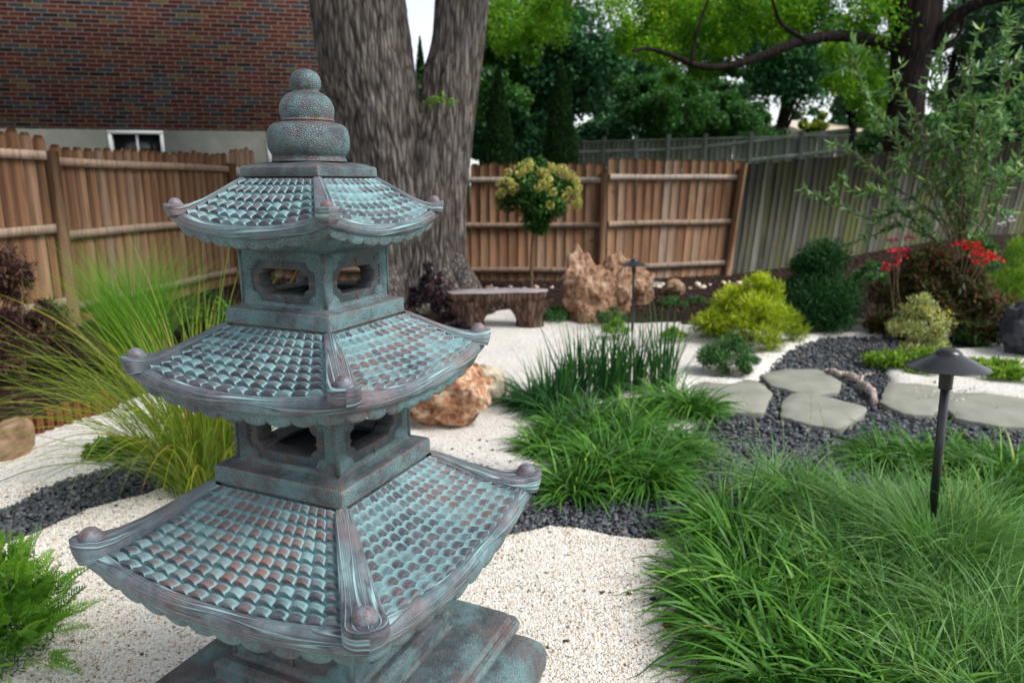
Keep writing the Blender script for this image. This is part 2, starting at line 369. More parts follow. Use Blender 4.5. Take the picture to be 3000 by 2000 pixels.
M['whitepaint'] = plainc('white_paint', (.66, .66, .64)); M['glass_dark'] = plainc('dark_glass', (.008, .009, .01), .12, .5)
M['roof'] = plainc('roof_shingle', (.09, .075, .07), .9); M['siding'] = plainc('pale_siding', (0.372, 0.330, 0.312), .7)
g = NT('black_metal'); n_ = g.noise(70, 3, .6, g.obj())
M['blackmetal'] = g.out(g.mix(n_, (.004, .0045, .006), (.011, .012, .015)), .30, g.bump(n_, .08, .001), .6)
M['stake'] = mat_bark('stake_wood', [(.4, (0.068, 0.019, 0.008)), (.6, (0.174, 0.055, 0.025)), (.9, (0.260, 0.110, 0.055))], .2, 25, .006)
M['stake_end'] = mat_plain('stake_end', [(.3, (0.105, 0.040, 0.019)), (.7, (0.205, 0.095, 0.046))], 30, .8)
M['faux'] = mat_bark('carved_faux_wood', [(.4, (.025, .014, .010)), (.62, (.085, .048, .034)), (.9, (.17, .115, .09))], .25, 14, .03)
M['bench_top'] = mat_plain('bench_top', [(.3, (.20, .165, .165)), (.55, (.31, .275, .28)), (.8, (.42, .39, .40))], 9, .55, .4, 40, .4)
M['driftwood'] = mat_bark('driftwood', [(.4, (.12, .085, .075)), (.6, (.38, .30, .27)), (.85, (.66, .6, .57))], .4, 22, .01)
# foliage
M['liriope'] = mat_leaf('strappy_green', [(0, (0.027, 0.088, 0.016)), (.4, (0.057, 0.177, 0.023)), (.72, (0.101, 0.270, 0.035)), (.95, (0.203, 0.397, 0.050)), (.975, (.36, .40, .09)), (1, (.40, .30, .13))], .3, .42, .22)
M['liriope_dark'] = mat_leaf('upright_dark_green', [(0, (0.014, 0.055, 0.022)), (.5, (0.033, 0.118, 0.035)), (.85, (0.066, 0.204, 0.039)), (1, (0.144, 0.321, 0.058))], .3, .42, .22)
M['sedge'] = mat_leaf('fine_blue_green', [(0, (0.050, 0.133, 0.032)), (.45, (0.117, 0.273, 0.066)), (.8, (0.200, 0.407, 0.102)), (.96, (0.333, 0.516, 0.140)), (1, (0.633, 0.391, 0.093))], .3, .5, .3)
M['orn'] = mat_leaf('yellow_green_grass', [(0, (0.067, 0.123, 0.012)), (.4, (0.146, 0.237, 0.020)), (.75, (0.258, 0.342, 0.032)), (.9, (0.426, 0.380, 0.040)), (1, (0.515, 0.247, 0.048))], .4, .45, .35)
M['feather'] = mat_leaf('feathery_green', [(0, (0.060, 0.176, 0.013)), (.6, (0.136, 0.374, 0.027)), (1, (0.255, 0.506, 0.072))], .45, .5, .3)
M['thuja'] = mat_leaf('bright_conifer', [(0, (0.034, 0.117, 0.011)), (.5, (0.117, 0.303, 0.024)), (.85, (0.234, 0.495, 0.041)), (1, (0.413, 0.632, 0.083))], .3, .45, .35)
M['juniper'] = mat_leaf('creeping_juniper', [(0, (0.017, 0.065, 0.017)), (.5, (0.059, 0.164, 0.041)), (1, (0.140, 0.293, 0.082))], .25, .5, .3)
M['pine'] = mat_leaf('dark_pine', [(0, (0.009, 0.046, 0.015)), (.6, (0.034, 0.123, 0.034)), (1, (0.077, 0.216, 0.054))], .2, .5, .3)
M['gold'] = mat_leaf('gold_thread', [(0, (0.149, 0.224, 0.011)), (.5, (0.362, 0.463, 0.022)), (1, (0.691, 0.747, 0.060))], .35, .5, .3)
M['lime'] = mat_leaf('lime_cover', [(0, (.07, .16, .012)), (.6, (.19, .36, .03)), (1, (.38, .52, .06))], .35, .5, .3)
M['redleaf'] = mat_leaf('bronze_purple_leaf', [(0, (.030, .018, .010)), (.3, (.060, .095, .020)), (.55, (.12, .035, .030)), (.8, (.10, .16, .03)), (1, (.22, .05, .07))], .3, .5, .2)
M['purpleleaf'] = mat_leaf('purple_maple_leaf', [(0, (.028, .010, .013)), (.6, (.075, .028, .030)), (1, (.14, .075, .06))], .3, .5, .3)
M['darkpurple'] = mat_leaf('dark_purple_cover', [(0, (.010, .008, .012)), (.7, (.028, .018, .028)), (1, (.09, .02, .03))], .15, .4, .4)
M['varieg'] = mat_leaf('variegated_leaf', [(0, (0.115, 0.161, 0.046)), (.5, (0.391, 0.437, 0.161)), (.85, (0.632, 0.621, 0.299)), (1, (0.759, 0.575, 0.092))], .3, .5, .3)
M['redflower'] = mat_leaf('red_petal', [(0, (.42, .008, .012)), (.7, (.68, .012, .014)), (1, (.40, .01, .10))], .2, .6, .2)
M['whiteflower'] = mat_leaf('white_petal', [(0, (.5, .5, .48)), (1, (.75, .75, .75))], .2, .6, .2)
M['hyd'] = mat_leaf('hydrangea_leaf', [(0, (0.012, 0.054, 0.012)), (.6, (0.042, 0.132, 0.024)), (1, (0.096, 0.240, 0.042))], .2, .45, .35)
M['hydflower'] = mat_leaf('lime_cream_petal', [(0, (0.286, 0.242, 0.055)), (.4, (0.528, 0.506, 0.132)), (1, (0.770, 0.748, 0.308))], .3, .6, .2)
M['willow'] = mat_leaf('willow_leaf', [(0, (0.054, 0.134, 0.040)), (.5, (0.120, 0.261, 0.084)), (.85, (0.216, 0.383, 0.158)), (1, (0.360, 0.484, 0.112))], .3, .5, .35)
M['locust'] = mat_leaf('light_green_leaf', [(0, (0.054, 0.147, 0.014)), (.4, (0.135, 0.328, 0.020)), (.8, (0.269, 0.552, 0.036)), (1, (0.467, 0.586, 0.049))], .5, .5, .3, .5, .6)
M['tree_a'] = mat_leaf('mid_green_tree', [(0, (0.022, 0.084, 0.026)), (.5, (0.066, 0.186, 0.047)), (1, (0.149, 0.354, 0.084))], .35, .5, .3, .5, .5)
M['tree_b'] = mat_leaf('dark_evergreen', [(0, (0.015, 0.066, 0.030)), (.6, (0.048, 0.165, 0.060)), (1, (0.120, 0.300, 0.105))], .2, .5, .3, .4, .5)
M['tree_c'] = mat_leaf('blue_green_tree', [(0, (0.034, 0.085, 0.047)), (.5, (0.085, 0.178, 0.101)), (1, (0.186, 0.321, 0.169))], .35, .5, .3, .4, .5)
M['tree_y'] = mat_leaf('yellow_far_tree', [(0, (.20, .26, .03)), (1, (.5, .55, .1))], .5, .5, .3)  # bright yellow green leaf colour, lighter than the other far trees
M['arbor'] = mat_leaf('arborvitae', [(0, (.004, .022, .006)), (.6, (.013, .055, .010)), (1, (.035, .11, .018))], .2, .5, .3)

# ------------------------------------------------------------------ ground regions
def gpoly(pts): return np.array([Fg(x, y)[:2] for x, y in pts])
DARK_L = gpoly([(-160, 1260), (-10, 1168), (70, 1132), (150, 1097), (230, 1072), (330, 1047), (470, 1030), (560, 1040), (700, 1010), (900, 1010), (1100, 1060),
                (1235, 1102), (1330, 1106), (1400, 1095), (1430, 1040), (1560, 1000), (1620, 960), (1640, 935), (1590, 905), (1600, 880), (1680, 885), (1740, 868), (1770, 830), (1830, 792), (1890, 772), (2040, 768),
                (2200, 768), (2300, 790), (2230, 800), (2100, 805), (2060, 815), (2040, 850), (2060, 880), (2150, 890), (2400, 925), (2420, 1200), (2100, 1240), (1900, 1240), (1720, 1230), (1620, 1200), (1520, 1232),
                (1400, 1232), (1330, 1216), (1260, 1207), (1170, 1228), (1000, 1180), (800, 1150), (600, 1130), (480, 1110), (395, 1108), (330, 1135), (200, 1172), (100, 1217), (-10, 1258), (-160, 1330)])
MULCH = gpoly([(-400, 1060), (-10, 1010), (60, 1003), (120, 978), (240, 942), (330, 905), (520, 865), (700, 825), (900, 768), (1040, 742), (1130, 715), (1230, 706), (1330, 742), (1480, 740), (1640, 736), (1860, 748), (2050, 745), (2180, 752), (2352, 745), (2600, 745)])
MULCH = np.concatenate([MULCH, [[14, 12], [14, 19], [-16, 19], [-16, 4]]])
def sdist(P, poly):                                  # signed distance, positive inside
    P = np.asarray(P, float); best = np.full(len(P), 1e9); ins = np.zeros(len(P), bool); n = len(poly)
    for i in range(n):
        a, b = poly[i], poly[(i+1) % n]; ab = b-a; t = np.clip(((P-a)@ab)/(ab@ab+1e-12), 0, 1)
        best = np.minimum(best, np.linalg.norm(P-(a+t[:, None]*ab), axis=1))
        c = ((a[1] > P[:, 1]) != (b[1] > P[:, 1])) & (P[:, 0] < (b[0]-a[0])*(P[:, 1]-a[1])/(b[1]-a[1]+1e-12)+a[0]); ins ^= c
    return np.where(ins, best, -best)
def undul(P): return .0035*vnoise(np.c_[P*13, np.zeros(len(P))], 14, 2)+.014*vnoise(np.c_[P*1.1, np.zeros(len(P))], 3, 3)+.006*vnoise(np.c_[P*5, np.zeros(len(P))], 4, 2)
def white_h(P):
    wob = .03*vnoise(np.c_[P*6, np.zeros(len(P))], 9, 2)
    return terrain0(P[:, 0], P[:, 1])+undul(P)+.022*np.exp(-((sdist(P, DARK_L)+.10)/.10)**2)-.085*smooth((sdist(P, DARK_L)+wob+.03)/.12)-.09*smooth((sdist(P, MULCH)+wob+.0)/.15)
def ground_z(x, y):
    P = np.array([[x, y]]); return float(max(white_h(P)[0], mulch_h(P)[0] if sdist(P, MULCH)[0] > -.1 else -9, terrain0(x, y)-.034))
def mulch_h(P): return terrain0(P[:, 0], P[:, 1])+.018*vnoise(np.c_[P*3, np.zeros(len(P))], 5, 3)+.008*vnoise(np.c_[P*14, np.zeros(len(P))], 6, 2)-.02+.05*smooth((sdist(P, MULCH))/.5)
def sheet(name, xs, ys, hf, mat, mask=None):
    X, Y = np.meshgrid(xs, ys); P = np.c_[X.ravel(), Y.ravel()]; Fc = grid_faces(len(xs), len(ys))
    if mask is not None:
        k = mask(P); Fc = Fc[k[Fc].any(1)]
        used = np.unique(Fc); mp = np.full(len(P), -1); mp[used] = np.arange(len(used)); P = P[used]; Fc = mp[Fc]
    o = mk(name, np.c_[P, hf(P)], Fc, mat); return tag(o, kind='structure')
ysn = np.concatenate([np.arange(.2, 5.5, .02), np.arange(5.5, 9, .045), np.arange(9, 17, .12)])
sheet('white_gravel_ground', np.concatenate([np.arange(-12, -3.6, .12), np.arange(-3.6, 3.9, .022), np.arange(3.9, 14, .1)]), ysn, white_h, M['white'])
sheet('slate_gravel_path', np.arange(-4.2, 5.5, .08), np.arange(1.8, 8.5, .08), lambda P: terrain0(P[:, 0], P[:, 1])-.036+.3*undul(P), M['slate_bed'], lambda P: sdist(P, DARK_L) > -.1)
sheet('mulch_bed', np.arange(-16, 14, .07), np.arange(2.5, 19, .07), mulch_h, M['mulch'], lambda P: sdist(P, MULCH) > -.12)
o = mk('ground', [[-200, -150, -.14], [200, -150, -.14], [200, 250, -.14], [-200, 250, -.14]], np.array([[0, 1, 2, 3]]), M['far_ground'], smooth_=False); tag(o, kind='structure')
def far_h(P): return terrain0(P[:, 0], P[:, 1])+.02*vnoise(np.c_[P, P[:, 0]*0], 8)+.2*smooth((P[:, 1]-14)/10)
sheet('lawn', np.arange(-20, 26, .5), np.arange(13.6, 60, .5), far_h, M['far_ground'])

def chips(name, P, size, flat, mat, label, cat, rnd=None):   # P: (n,3); angular stones in one countless mass
    n = len(P); base = np.array([[x, y, z] for z in (-1, 1) for y in (-1, 1) for x in (-1, 1)], float)*.5
    V = base[None]*rng.uniform(.55, 1.3, (n, 8, 3))
    V *= (size[:, None, None]*np.stack([np.ones(n), rng.uniform(.55, .95, n), flat*rng.uniform(.6, 1.3, n)], 1)[:, None, :])
    a, b, c = rng.uniform(0, 6.28, n), rng.normal(0, .35, n), rng.normal(0, .35, n)
    def rot(V, ang, i, j):
        ca, sa = np.cos(ang)[:, None], np.sin(ang)[:, None]; W = V.copy(); W[..., i] = ca*V[..., i]-sa*V[..., j]; W[..., j] = sa*V[..., i]+ca*V[..., j]; return W
    V = rot(rot(rot(V, b, 0, 2), c, 1, 2), a, 0, 1)+P[:, None, :]
    f = np.array([[0, 2, 3, 1], [4, 5, 7, 6], [0, 1, 5, 4], [2, 6, 7, 3], [0, 4, 6, 2], [1, 3, 7, 5]])
    Fc = (f[None]+8*np.arange(n)[:, None, None]).reshape(-1, 4)
    if rnd is None: rnd = rng.uniform(0, 1, n)
    o = mk(name, V.reshape(-1, 3), Fc, mat, attrs={'rnd': np.repeat(rnd, 8)}, smooth_=False)
    return tag(o, label, cat, kind='stuff')
def scatter(n, x0, x1, y0, y1, ok, maxn=None):
    P = np.c_[rng.uniform(x0, x1, n), rng.uniform(y0, y1, n)]; P = P[ok(P)]; return P[:maxn] if maxn else P
# dark slate chips, denser and real near the camera
P1 = scatter(60000, -3.2, 3.2, 2.2, 4.2, lambda P: (sdist(P, DARK_L) > -.02) & (np.abs(P[:, 0]) < .78*P[:, 1]+.1))
P2 = scatter(26000, -2, 5.2, 4.2, 8.2, lambda P: (sdist(P, DARK_L) > -.02) & (np.abs(P[:, 0]) < .78*P[:, 1]+.1))
P = np.concatenate([P1, P2]); z = terrain0(P[:, 0], P[:, 1])-.030+rng.uniform(0, .018, len(P))
chips('slate_chips', np.c_[P, z], np.where(np.arange(len(P)) < len(P1), rng.uniform(.012, .030, len(P)), rng.uniform(.018, .036, len(P))), .42, M['slate'],
      'dark grey slate chips filling the winding dry stream', 'gravel')
def inview(P): return np.abs(P[:, 0]) < .76*P[:, 1]+.05
P = scatter(150000, -2.7, 1.6, 1.5, 3.6, lambda P: (sdist(P, DARK_L) < .03) & (sdist(P, MULCH) < 0) & inview(P))
chips('white_gravel_chips', np.c_[P, white_h(P)+.0005], rng.uniform(.0035, .0085, len(P)), .7, M['wchip'], 'loose cream white gravel grains on the raked ground', 'gravel')
P = scatter(5000, -2.7, 3.6, 1.5, 8, lambda P: (sdist(P, DARK_L) < -.02) & (sdist(P, DARK_L) > -.3) & (sdist(P, MULCH) < 0) & inview(P)); P = P[rng.uniform(0, 1, len(P)) < np.exp(sdist(P, DARK_L)/.07)]
chips('stray_slate_chips', np.c_[P, white_h(P)+.003], rng.uniform(.008, .02, len(P)), .45, M['slate'], 'stray dark chips spilled along the white gravel edge', 'gravel')
P = scatter(26000, -9, 9, 3.2, 13.5, lambda P: (sdist(P, MULCH) > 0) & inview(P))
chips('bark_chips', np.c_[P, mulch_h(P)+.006], rng.uniform(.015, .05, len(P)), .35, M['bark_chip'], 'dark brown bark chips covering the planting beds', 'mulch')
P = scatter(330, -1.6, 5, 9.0, 11.2, lambda P: (sdist(P, MULCH) > .5) & inview(P)); P = P[np.abs(P[:, 1]-(10.35+.12*P[:, 0])) < .35]
chips('river_stones', np.c_[P, mulch_h(P)+.01], rng.uniform(.04, .10, len(P)), .6, M['wchip'], 'pale and pink river stones strewn at the foot of the brown fence', 'stones', rng.uniform(.03, .3, len(P)))

# ------------------------------------------------------------------ the pagoda
AZ = R(-15.29); DIST = 1.75
PX, PY = math.sin(AZ)*DIST, math.cos(AZ)*DIST
ROT = math.atan2(-PY, -PX)+R(5.354)-R(45)
SQ = math.sqrt(.5)
pag = empty('stone_pagoda', (PX, PY, 0), ROT, 'tall three tier pagoda lantern with verdigris and copper patina on the white gravel', 'pagoda')
def side_rot(k): a = k*math.pi/2; return np.array([[math.cos(a), math.sin(a), 0], [-math.sin(a), math.cos(a), 0], [0, 0, 1]])   # row-vector rotation
def lathe(name, prof, mat, parent, n=64, loc=None, wob=0.0):
    prof = spline(prof, 60) if len(prof) > 3 else np.array(prof)
    a = np.arange(n)*2*np.pi/n; r = np.maximum(prof[:, 0], 1e-4)
    V = np.stack([r[:, None]*np.cos(a), r[:, None]*np.sin(a), np.repeat(prof[:, 1:2], n, 1)], -1).reshape(-1, 3)
    if wob: V *= (1+wob*vnoise(V*60, 2, 2))[:, None]*np.array([1, 1, 0])+np.array([0, 0, 1.])
    o = mk(name, V, grid_faces(n, len(prof), True), mat, parent)
    if loc is not None: o.location = loc
    return o
def square_loft(name, prof, mat, parent, seg=10, rc=.06, sub=None):  # prof: (half width, z) rings of a rounded square
    rings = []
    for w_, z_ in prof:
        r = max(min(rc*w_, w_*.5), .0004); pts = []
        for q in range(4):
            cx, cy = [(1, 1), (-1, 1), (-1, -1), (1, -1)][q]
            for i in range(5):
                a = q*math.pi/2+i*math.pi/8; pts.append(((w_-r)*cx+r*math.cos(a), (w_-r)*cy+r*math.sin(a), z_))
            nx, ny = [(-1, 1), (-1, -1), (1, -1), (1, 1)][q]; A = np.array(pts[-1][:2]); a0 = (q+1)*math.pi/2
            B = np.array([(w_-r)*nx+r*math.cos(a0), (w_-r)*ny+r*math.sin(a0)])
            for i in range(1, seg): t = i/seg; p = A+(B-A)*t; pts.append((p[0], p[1], z_))
        rings.append(pts)
    n = len(rings[0]); V = np.array(rings).reshape(-1, 3)
    return mk(name, V, grid_faces(n, len(prof), True), mat, parent, sharp=28)
def slab_prof(w_, z0, z1, b=.004, bot=None, top=None):               # a bevelled slab ring profile from below to above
    P = [(bot if bot is not None else w_*.3, z0), (w_-b, z0), (w_-b*.3, z0+b*.3), (w_, z0+b), (w_, z1-b), (w_-b*.3, z1-b*.3), (w_-b, z1)]
    P.append((top if top is not None else w_*.3, z1+.001)); return P

def ridge_frac(t): return np.interp(t, [0, .06, .2, .4, .6, .8, .92, 1.0], [0, .04, .22, .50, .76, .95, 1.0, .985])
class Roof:
    def __init__(s, rb, zb, rt, ztop, rows, cols, sag, rimh, aph, zbody, wbody, nscal):
        s.k = rb/.533; k = s.k
        s.w1 = rb*SQ*.985; s.w0 = rt*SQ; s.zt = ztop; s.zc = zb-.030*k; s.sag = sag; s.rb = rb; s.zb = zb
        s.rows, s.cols, s.rimh, s.aph, s.zbody, s.wbody, s.ns = rows, cols, rimh, aph, zbody, wbody, nscal
    def z(s, u, t): return s.zt-(1-(1-t)**1.28)*(s.zt-s.zc)-s.sag*t**1.3*(1-np.abs(u)**2.2)
    def pos(s, u, t):                                 # side facing +X, u along +Y
        w_ = s.w0+(s.w1-s.w0)*t; bul = .022*s.k*t*t*(1-u*u)
        return np.stack([w_+bul, u*w_, s.z(u, t)], -1)
    def side(s, mb_t, mb_r, q):
        k = s.k; RM = side_rot(q)
        ca = np.array([0, .05, .13, .27, .42, .58, .73, .87, .95]); cb = np.array([0, .10, .26, .44, .62, .78, .89, .935, .975])
        u = np.concatenate([(np.arange(s.cols)[:, None]+ca).ravel(), [s.cols]])/s.cols*2-1
        t = np.concatenate([(np.arange(s.rows)[:, None]+cb).ravel(), [s.rows]])/s.rows; nu, nv = len(u), len(t); Ug, Tg = np.meshgrid(u, t); T0 = Tg.copy()
        ac = (Ug*.5+.5)*s.cols+1e-7; ac = ac-np.floor(ac); ash = np.clip(1-(2*ac-1)**2, 0, 1)**.8
        Tg = np.clip(Tg-.30*ash/s.rows*np.where(Tg > .9999, 0, 1), 0, 1)
        P = s.pos(Ug, Tg)
        Uc = np.clip(Ug, -.99, .99); Tc = np.clip(Tg, .01, .99)
        du = s.pos(Uc+1e-4, Tc)-s.pos(Uc-1e-4, Tc); dt = s.pos(Uc, Tc+1e-4)-s.pos(Uc, Tc-1e-4)
        N = np.cross(dt, du); N /= np.linalg.norm(N, axis=-1, keepdims=True)+1e-12
        N *= np.sign(N[..., 2:3])
        jit = .12*np.sin(Ug*9+q)+.08*np.sin(Tg*13+Ug*17)
        cx = (Ug*.5+.5)*s.cols+1e-7; a = cx-np.floor(cx); a = np.where(np.isclose(Ug, 1), 1., a)
        rv = T0*s.rows+1e-7; b = rv-np.floor(rv); row = np.floor(rv)
        arch = np.sqrt(np.clip(1-(2*a-1)**2, 0, 1)); arch = .18+.82*arch**.9
        rampb = np.where(b < .94, (b/.94)**.8, .10)
        h = .0225*k**.85*(.45+.55*Tg)*(.10+.90*arch)*(.12+.88*rampb)*(1+.15*jit)
        hs_ = np.sin((np.floor(cx)*12.9898+row*78.233+q*37.7))*43758.5453; hs_ = hs_-np.floor(hs_)
        wear = smooth((b-.06)/.50)*smooth((arch-.50+.06*(1-b))/.34)*(.46+.66*hs_)
        wear = wear+.04
        P = P+N*h[..., None]
        mb_t.add(P.reshape(-1, 3)@RM, grid_faces(nu, nv), wear=wear.ravel())
        # rim, scalloped apron, underside: rings along u
        nu2 = s.ns*14+1; u = np.linspace(-1, 1, nu2); E = s.pos(u, np.ones(nu2)); E[:, 2] -= 0.001
        w_e = s.w1
        prof = [(-.012, .002), (-.006, .0075), (.004, .0105), (.014, .0085), (.020, .001), (.0225, -.008), (.0225, -s.rimh/k*.55), (.019, -s.rimh/k*.85), (.013, -s.rimh/k), (.008, -s.rimh/k-.0005)]
        rows = []; vs = []
        Lacc = 0; prev = None
        def ring(do, dz):                             # offset outward and scale along so that corners mitre
            out = E[:, 0]+do; Pn = np.stack([out, u*(w_e+do), E[:, 2]+dz], -1); return Pn
        for do, dz in prof: rows.append(ring(do*k, dz*k))
        V = np.array(rows); lens = np.concatenate([[0], np.cumsum(np.abs(np.linalg.norm(np.diff(np.array(prof), axis=0), axis=1))*k)])
        uv = np.stack([np.repeat((u*w_e)[None], len(rows), 0), np.repeat(lens[:, None], nu2, 1)], -1).reshape(-1, 2)
        mb_r.add(V.reshape(-1, 3)@RM, grid_faces(nu2, len(rows)), uv=uv)
        # apron
        sc_ = s.aph*(.72+.28*np.abs(np.sin(np.pi*(u*.5+.5)*s.ns))**.55)
        cusp = np.abs(np.sin(np.pi*(u*.5+.5)*s.ns))**.55
        rows = []; zb0 = -s.rimh
        for f in (0, .15, .45, .8, 1.0):
            do = (.008-.010*f)*k; Pn = ring(do, 0); Pn[:, 2] = E[:, 2]+zb0-.0005-f*s.aph*(.62+.38*cusp)
            Pn[:, 0] += .004*k*cusp*np.sin(np.pi*f)
            rows.append(Pn)
        for f, inn in ((1.0, .010), (.75, .016)):
            Pn = ring(-(.002+inn)*k, 0); Pn[:, 2] = E[:, 2]+zb0-f*s.aph*(.62+.38*cusp)*.98; rows.append(Pn)
        for f in (.25, .5, .75, 1.0):
            w2 = w_e-.018*k+(s.wbody-w_e+.018*k)*f
            lastz = E[:, 2]+zb0-.75*s.aph*(.62+.38*cusp)
            zz = lastz*(1-f)**1.0+(s.zbody)*(1-(1-f)) - .012*k*np.sin(np.pi*f)*(1-np.abs(u)**4)
            flute = .0022*k*np.abs(np.sin(u*np.pi*s.ns*2.5))*np.sin(np.pi*f)
            rows.append(np.stack([w2+(E[:, 0]-w_e)*(1-f), u*w2, zz+flute], -1))
        return np.array(rows).reshape(-1, 3)@RM, grid_faces(nu2, len(rows))[:, ::-1]
    def build(s, label):
        k = s.k
        t = MB(); r = MB(); a = MB()
        for q in range(4): Va, Fa = s.side(t, r, q); a.add(Va, Fa)
        # neck between roof tiles and the ledge above
        root = t.build('roof', M['tile'], pag)
        r.build('rim', M['wood'], root); a.build('scalloped_apron', M['crackle'], root)
        # ridges
        n = 60
        for q in range(4):
            tt = np.linspace(0, 1, n); r0 = s.w0/SQ-.004; rn = s.rb+.043*k
            # ridge runs to the nose
            rr = r0+(rn-r0)*tt
            fr = ridge_frac(np.clip(tt*(rn-r0)/(s.rb-r0), 0, 1.0))
            ztop = (s.zt+.009*k)*(1-fr)+(s.zb-.004*k)*fr; ztop = ztop+np.where(rr > s.rb-.02*k, .004*k*((rr-s.rb+.02*k)/(.05*k)), 0)
            hw = .015*k+(.046*k-.015*k)*tt**.85
            # rounded nose
            dn = (rn-rr); nr = .044*k
            f = np.sqrt(np.clip(1-(1-np.clip(dn/nr, 0, 1))**2, 0, 1)); hw = hw*np.maximum(f, .02)
            depth = (.020+.034*tt**3)*k
            cs = []; uvs = []
            sec = [(-1.05, -1), (-1.04, -.5), (-1., -.15), (-.93, -.03), (-.8, 0), (-.4, .02), (0, .03), (.4, .02), (.8, 0), (.93, -.03), (1., -.15), (1.04, -.5), (1.05, -1)]
            V = []; UV = []
            acc = [0]
            for i in range(1, len(sec)): acc.append(acc[-1]+math.hypot((sec[i][0]-sec[i-1][0])*.04, (sec[i][1]-sec[i-1][1])*.03)*k)
            for i in range(n):
                for j, (sx, sz) in enumerate(sec):
                    x = sx*hw[i]; z_ = ztop[i]+sz*depth[i]
                    if i == n-1: x *= .0
                    ro = rr[i]-(.012*k*(abs(sz))**2*smooth((tt[i]-.8)/.2) if tt[i] > .8 else 0)
                    V.append((ro, x, z_)); UV.append((rr[i], acc[j]))
            V = np.array(V); UV = np.array(UV)
            # taper nose downwards and close the underside
            Fc = grid_faces(len(sec), n)
            ang = math.pi/4+q*math.pi/2; A = np.array([[math.cos(ang), math.sin(ang), 0], [-math.sin(ang), math.cos(ang), 0], [0, 0, 1]])
            mbx = MB(); mbx.add(V@A, Fc, uv=UV)
            und = []
            for i in range(n):
                for j in (0, len(sec)-1): und.append(V[i*len(sec)+j])
            # bracket under the nose
            und = np.array(und); Fu = grid_faces(2, n)[:, ::-1]; mbx.add(und@A, Fu, uv=und[:, :2])
            rd = mbx.build('ridge', M['wood'], pag)
            # knob
            kr = .0245*k; Pn = []
            nn, mm = 28, 18
            for i in range(mm):
                th = math.pi*.72*i/(mm-1)
                for j in range(nn):
                    ph = 2*math.pi*j/nn; rad = kr*math.sin(th); zz = kr*math.cos(th)
                    if i >= mm-3: rad = kr*math.sin(th)*(1+.22*(i-mm+4)); zz = kr*math.cos(th)*1.0
                    back = 0
                    if math.cos(ph) < 0 and i > 7: back = -kr*.75*(-math.cos(ph))*((i-7)/(mm-8))**1.5
                    Pn.append((rad*math.cos(ph)+back, rad*math.sin(ph), zz))
            Pn = np.array(Pn); Pn[:, 0] += s.rb; Pn[:, 2] += s.zb+.001*k
            mk('knob', Pn@A, grid_faces(nn, mm, True), M['knob'], rd)
            # corner bracket below the nose, running back to the body
            bt = MB()
            P0 = np.array([s.rb+.010*k, 0, s.zb-.036*k]); P1 = np.array([s.rb-.06*k, 0, s.zb-.056*k]); P2 = np.array([s.wbody/SQ-.01*k, 0, s.zbody+.035*k])
            cur = spline([P0, P1, P2], 14); rad = np.linspace(.017, .028, 14)*k
            bt.tube(cur, rad, 12); Vb = bt.V[0]@A; bt.V[0] = Vb; bt.build('corner_bracket', M['crackle'], root)
        return root
def plaque(hw, hh, r, step, n=10):                     # rectangle with concave notched corners, counter-clockwise, constant point count
    pts = []
    for cx, cy in ((1, 1), (-1, 1), (-1, -1), (1, -1)):
        c = np.array([cx*hw, cy*hh]); arc = []
        a0, a1 = {(1, 1): (-90, -180), (-1, 1): (0, -90), (-1, -1): (90, 0), (1, -1): (180, 90)}[(cx, cy)]
        A = [c+r*np.array([math.cos(R(a0+(a1-a0)*i/(n-1))), math.sin(R(a0+(a1-a0)*i/(n-1)))]) for i in range(n)]
        pts += A
    # subdivide straight runs
    out = []
    m = len(pts)
    for i in range(m):
        out.append(pts[i])
        if (i+1) % n == 0:
            a, b = pts[i], pts[(i+1) % m]
            for t in (.2, .4, .6, .8): out.append(a+(b-a)*t)
    return np.array(out)
